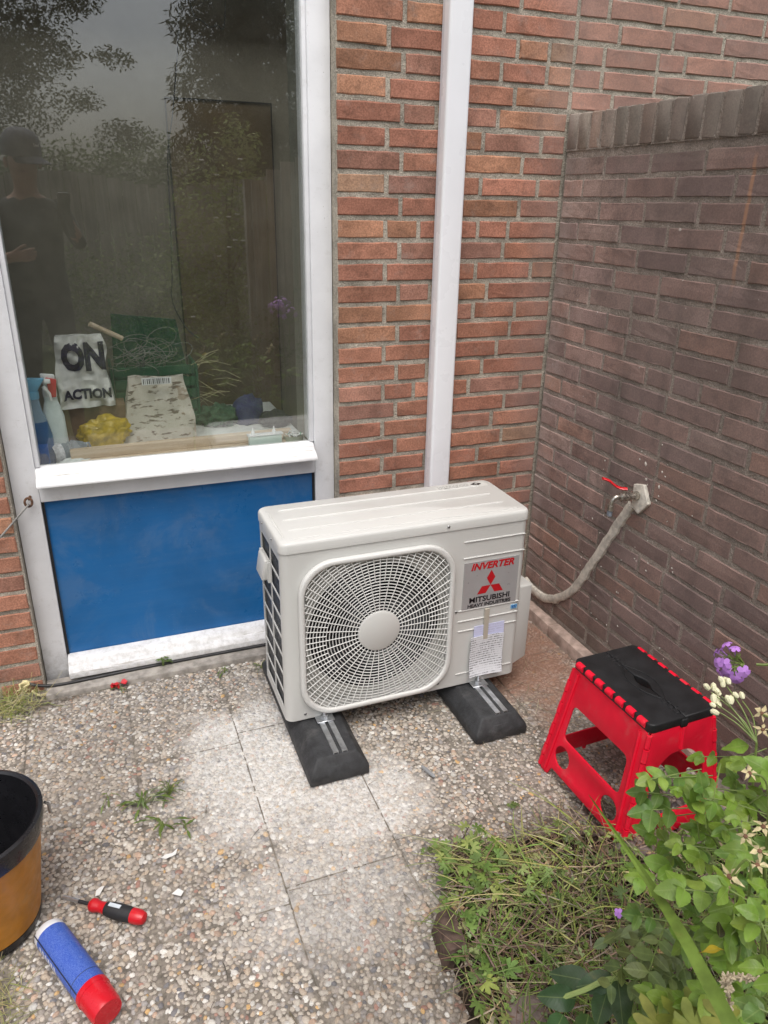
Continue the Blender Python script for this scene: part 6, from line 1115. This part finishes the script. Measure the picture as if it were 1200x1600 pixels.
M_FEN = NB('grey_fence_wood'); mpf = M_FEN.node('ShaderNodeMapping'); mpf.inputs['Scale'].default_value = (25, 25, 1.5); M_FEN.l.new(M_FEN.pos(), mpf.inputs[0]); M_FEN = M_FEN.fin(M_FEN.scalecol((.36, .335, .30), M_FEN.ramp(M_FEN.noise(1., 5, .6, mpf.outputs[0]), .3, .7, .6, 1.3)), .9)
def fence(label, x0, x1, y0, y1, zt, arch, nb):
    t = thing('wooden_fence', label, 'fence', ((x0 + x1) / 2, (y0 + y1) / 2, -.05)); d = Vector((x1 - x0, y1 - y0, 0)); Lf = d.length; d.normalize(); nn = Vector((-d.y, d.x, 0)); w_ = Lf / nb
    for k in range(nb):
        c_ = Vector((x0, y0, 0)) + d * (w_ * (k + .5)); h = zt + arch * math.sin(PI * (k + .5) / nb); a = c_ - d * w_ * .47; b_ = c_ + d * w_ * .47; off = nn * (.012 if k % 2 else 0.)
        MB().hexa([tuple(q + off + Vector((0, 0, .02))) for q in (a, b_, b_ + nn * .016, a + nn * .016)], [tuple(q + off + Vector((0, 0, h))) for q in (a, b_, b_ + nn * .016, a + nn * .016)]).obj('board', M_FEN, t)
    for z in (.4, 1.3): a = Vector((x0, y0, z)) - nn * .03; b_ = Vector((x1, y1, z)) - nn * .03; MB().hexa([tuple(q) for q in (a, b_, b_ + nn * .028, a + nn * .028)], [tuple(q + Vector((0, 0, .07))) for q in (a, b_, b_ + nn * .028, a + nn * .028)]).obj('rail', M_FEN, t)
    for q in (Vector((x0, y0, 0)), Vector((x1, y1, 0))): MB().box(q.x - .04, q.x + .04, q.y - .11, q.y - .032, -.05, zt + .05).obj('post', M_FEN, t)
fence('grey wooden fence panel with an arched top reflected behind the shrubs', -2.7, -.62, -6.5, -6.5, 1.60, .16, 15); fence('grey wooden fence panel further right behind the shrub, seen in reflection', -.50, 1.6, -6.55, -6.55, 1.60, .16, 15); fence('near grey fence panel with a rounded top reflected at the right of the pane', -.22, .75, -3.85, -3.9, 1.62, .22, 8); fence('grey wooden fence panel at the far left behind the leafy tree', -4.9, -2.82, -6.5, -6.5, 1.60, .16, 15)
phlox('tall lilac phlox growing beyond the bed, mirrored low in the pane', 1, (-.42, -2.18, .90), [(-.40, -2.22, .01), (-.40, -2.20, .5), (-.415, -2.185, .88)], (-.1, .6, .8), 26, .05, [((-.40, -2.2, .5), (.5, .3, .2)), ((-.40, -2.2, .6), (-.6, .1, .2))], 1.3); phlox('lower lilac phlox beside the taller one, mirrored low in the pane', 1, (-.34, -2.26, .84), [(-.36, -2.27, .01), (-.35, -2.26, .5), (-.345, -2.26, .82)], (-.1, .6, .8), 18, .042, [((-.35, -2.26, .5), (.5, .3, .2))], 1.3)
# ------------------------------------------------------------------ the person taking the picture, mirrored in the pane
pr_ = thing('person', 'person in a dark cap and dark shirt holding up a phone, mirrored in the pane', 'person', (-1.80, -2.68, -.02))
SK, CL, TR_ = simple('skin', (.40, .24, .17), .55, var=.06), simple('dark_shirt_cloth', (.05, .052, .05), .85, var=.15, bump=.4, bs=60), simple('dark_trousers', (.03, .032, .04), .85, var=.15)
J = []; E_ = []
def jt(p, r, parent=None):
    J.append((p, r)); i = len(J) - 1
    if parent is not None: E_.append((parent, i))
    return i
pel = jt((-1.80, -2.68, .96), .150); wa = jt((-1.80, -2.67, 1.12), .140, pel); ch = jt((-1.795, -2.66, 1.30), .155, wa); sh_ = jt((-1.79, -2.67, 1.43), .125, ch); nk = jt((-1.785, -2.655, 1.52), .060, sh_); hd0 = jt((-1.783, -2.635, 1.60), .068, nk); hd1 = jt((-1.780, -2.63, 1.69), .088, hd0); hd2 = jt((-1.780, -2.64, 1.77), .080, hd1)
for s_ in (-1, 1):
    hp0 = jt((-1.80 + s_ * .095, -2.68, .90), .105, pel); kn = jt((-1.80 + s_ * .11, -2.66, .49), .066, hp0); an = jt((-1.80 + s_ * .115, -2.69, .08), .045, kn); jt((-1.80 + s_ * .13, -2.55, .035), .040, an)
def arm(sx_, el, wr, hand_d, side_):
    so = jt((-1.79 + sx_ * .185, -2.67, 1.43), .066, sh_); mu = jt(tuple((Vector(J[so][0]) + Vector(el)) / 2), .052, so); e = jt(el, .044, mu); mf = jt(tuple(Vector(el).lerp(Vector(wr), .4)), .043, e); w_ = jt(wr, .028, mf); hd = Vector(hand_d).normalized(); sd_ = Vector(side_).normalized(); pl = jt(tuple(Vector(wr) + hd * .05), .030, w_)
    curl = hd.cross(sd_).normalized()
    for k, L_ in enumerate((.062, .072, .068, .054)):
        b0 = Vector(wr) + hd * .078 + sd_ * (.027 - .018 * k); a = jt(tuple(b0), .0095, pl); m_ = jt(tuple(b0 + hd * L_ * .5 + curl * .012), .009, a); jt(tuple(b0 + hd * L_ * .72 + curl * .036), .0078, m_)
    tb = jt(tuple(Vector(wr) + hd * .032 + sd_ * .034), .0115, pl); t2 = jt(tuple(Vector(wr) + hd * .062 + sd_ * .050 + curl * .008), .0098, tb); jt(tuple(Vector(wr) + hd * .085 + sd_ * .052 + curl * .022), .0085, t2)
arm(1, (-1.525, -2.58, 1.25), (-1.575, -2.42, 1.385), (-.15, .18, .9), (-.6, .75, 0)); arm(-1, (-2.03, -2.62, 1.16), (-1.90, -2.44, 1.20), (.9, .35, .1), (0, .2, 1))
me = bpy.data.meshes.new('body'); me.from_pydata([p for p, r in J], E_, []); bo = bpy.data.objects.new('body', me); COL.objects.link(bo); sm = bo.modifiers.new('skin', 'SKIN'); sm.use_smooth_shade = True; sb_ = bo.modifiers.new('sub', 'SUBSURF'); sb_.levels = 2; sb_.render_levels = 2
for i, v in enumerate(me.skin_vertices[0].data): v.radius = (J[i][1] * (1.25 if i in (pel, wa, ch, sh_) else 1), J[i][1]); v.use_root = (i == 0)
dg = bpy.context.evaluated_depsgraph_get(); dg.update(); me2 = bpy.data.meshes.new_from_object(bo.evaluated_get(dg)); bpy.data.objects.remove(bo); me2.name = 'body'
for m_ in (SK, CL, TR_): me2.materials.append(m_)
for f in me2.polygons:
    c_ = f.center; f.use_smooth = True; armx = abs(c_.x + 1.79) > .30 or c_.y > -2.49; f.material_index = 2 if c_.z < .98 and not (c_.y > -2.5 and c_.z > .2) else 0 if (c_.z > 1.51 or (armx and not (c_.z > 1.30 and abs(c_.x + 1.79) < .24))) else 1
body = link('body', me2, pr_)
HC = Vector((-1.780, -2.632, 1.70)); MB().lathe([(0, 0), (.011, .004), (.014, .016), (.009, .034), (0, .044)], 8, Matrix.Translation(HC + Vector((.055, .066, -.03))) @ Matrix.Rotation(.25, 4, 'X'), False).obj('nose', SK, body, smooth=True)
for s_ in (-1, 1):
    MB().lathe([(0, -.009), (.008, -.005), (.0095, 0), (.008, .005), (0, .009)], 10, Matrix.Translation(HC + Vector((s_ * .032, .078, .012))), False).obj('eye', simple('eye_dark', (.05, .04, .035), .2), body, smooth=True); MB().lathe([(0, -.03), (.010, -.022), (.012, 0), (.010, .024), (0, .032)], 8, Matrix.Translation(HC + Vector((s_ * .089, -.005, -.005))), False).obj('ear', SK, body, smooth=True)
MB().tube([HC + Vector((-.026, .080, -.052)), HC + Vector((0, .088, -.051)), HC + Vector((.026, .080, -.052))], [.003, .0055, .003], 8).obj('mouth', simple('lips', (.32, .13, .11), .5), body, smooth=True)
cp = thing('baseball_cap', 'dark grey-blue cap with a small pale emblem on the mirrored person', 'cap', (-1.78, -2.63, 1.76)); M_CAP = simple('cap_cloth', (.11, .115, .15), .8, var=.12, bump=.4, bs=200); CMt = Matrix.Translation((-1.780, -2.645, 1.748)) @ Matrix.Rotation(-.85, 4, 'Z') @ Matrix.Rotation(-.12, 4, 'X') @ Matrix.Diagonal((.98, 1.14, 1, 1))
MB().lathe([(.098, -.02), (.101, .0), (.100, .04), (.090, .085), (.066, .115), (.03, .130), (0, .133)], 28, CMt, False).obj('cap_crown', M_CAP, cp, smooth=True); MB().lathe([(.009, .131), (.008, .137), (0, .139)], 10, CMt, False).obj('cap_button', M_CAP, cp, smooth=True)
V = []; F = []; N = 14
for s_ in (0, .004):
    for i in range(N + 1):
        a = math.radians(12 + 156 * i / N)
        for q in range(4): t_ = q / 3; V.append(tuple(CMt @ Vector(((.099 - .006 * t_) * math.cos(a), .095 * math.sin(a) + .078 * t_ * math.sin(a) ** .8, -.004 - .030 * t_ - .02 * math.cos(a) ** 2 * (1 - .3 * t_) - s_))))
for s_ in (0, 1):
    for i in range(N):
        for q in range(3): a = s_ * (N + 1) * 4 + i * 4 + q; F.append((a, a + 1, a + 5, a + 4))
for i in range(N): a = i * 4 + 3; b_ = (N + 1) * 4 + a; F.append((a, a + 4, b_ + 4, b_))
MB().add(V, F).obj('cap_brim', M_CAP, cp, smooth=True); M_EMB = simple('pale_emblem', (.62, .62, .62), .6)
for s_ in (-1, 1):                                   # two interlocking arcs
    MB().tube([CMt @ Vector((.021 * math.cos(a), .097 - abs(math.cos(a)) * .002, .048 + s_ * (.016 - .019 * math.sin(a)))) for a in [math.radians(15 + 150 * k / 10) for k in range(11)]], .0032, 6).obj('emblem', M_EMB, cp, smooth=True)
ph = thing('phone', 'dark phone held up by the mirrored person', 'phone', (-1.58, -2.36, 1.45)); PM = camo.location.copy(); CR = camo.rotation_euler.to_matrix().to_4x4(); PT = Matrix.Translation(PM) @ CR
pm = plate([rrect(-.064, .008, -.138, .012, .010, 5)], .008, 'phone_body', bevel=.0015); link('phone_body', xf(pm, PT @ Matrix.Translation((0, 0, .012)), simple('phone_back', (.03, .03, .033), .2)), ph)
for dx, dy in ((-.018, .0), (-.018, -.018)): MB().lathe([(.007, 0), (.007, .0018), (0, .002)], 14, PT @ Matrix.Translation((dx, dy, .008)) @ Matrix.Rotation(PI, 4, 'X'), False).obj('lens', M_BLACKP, ph)
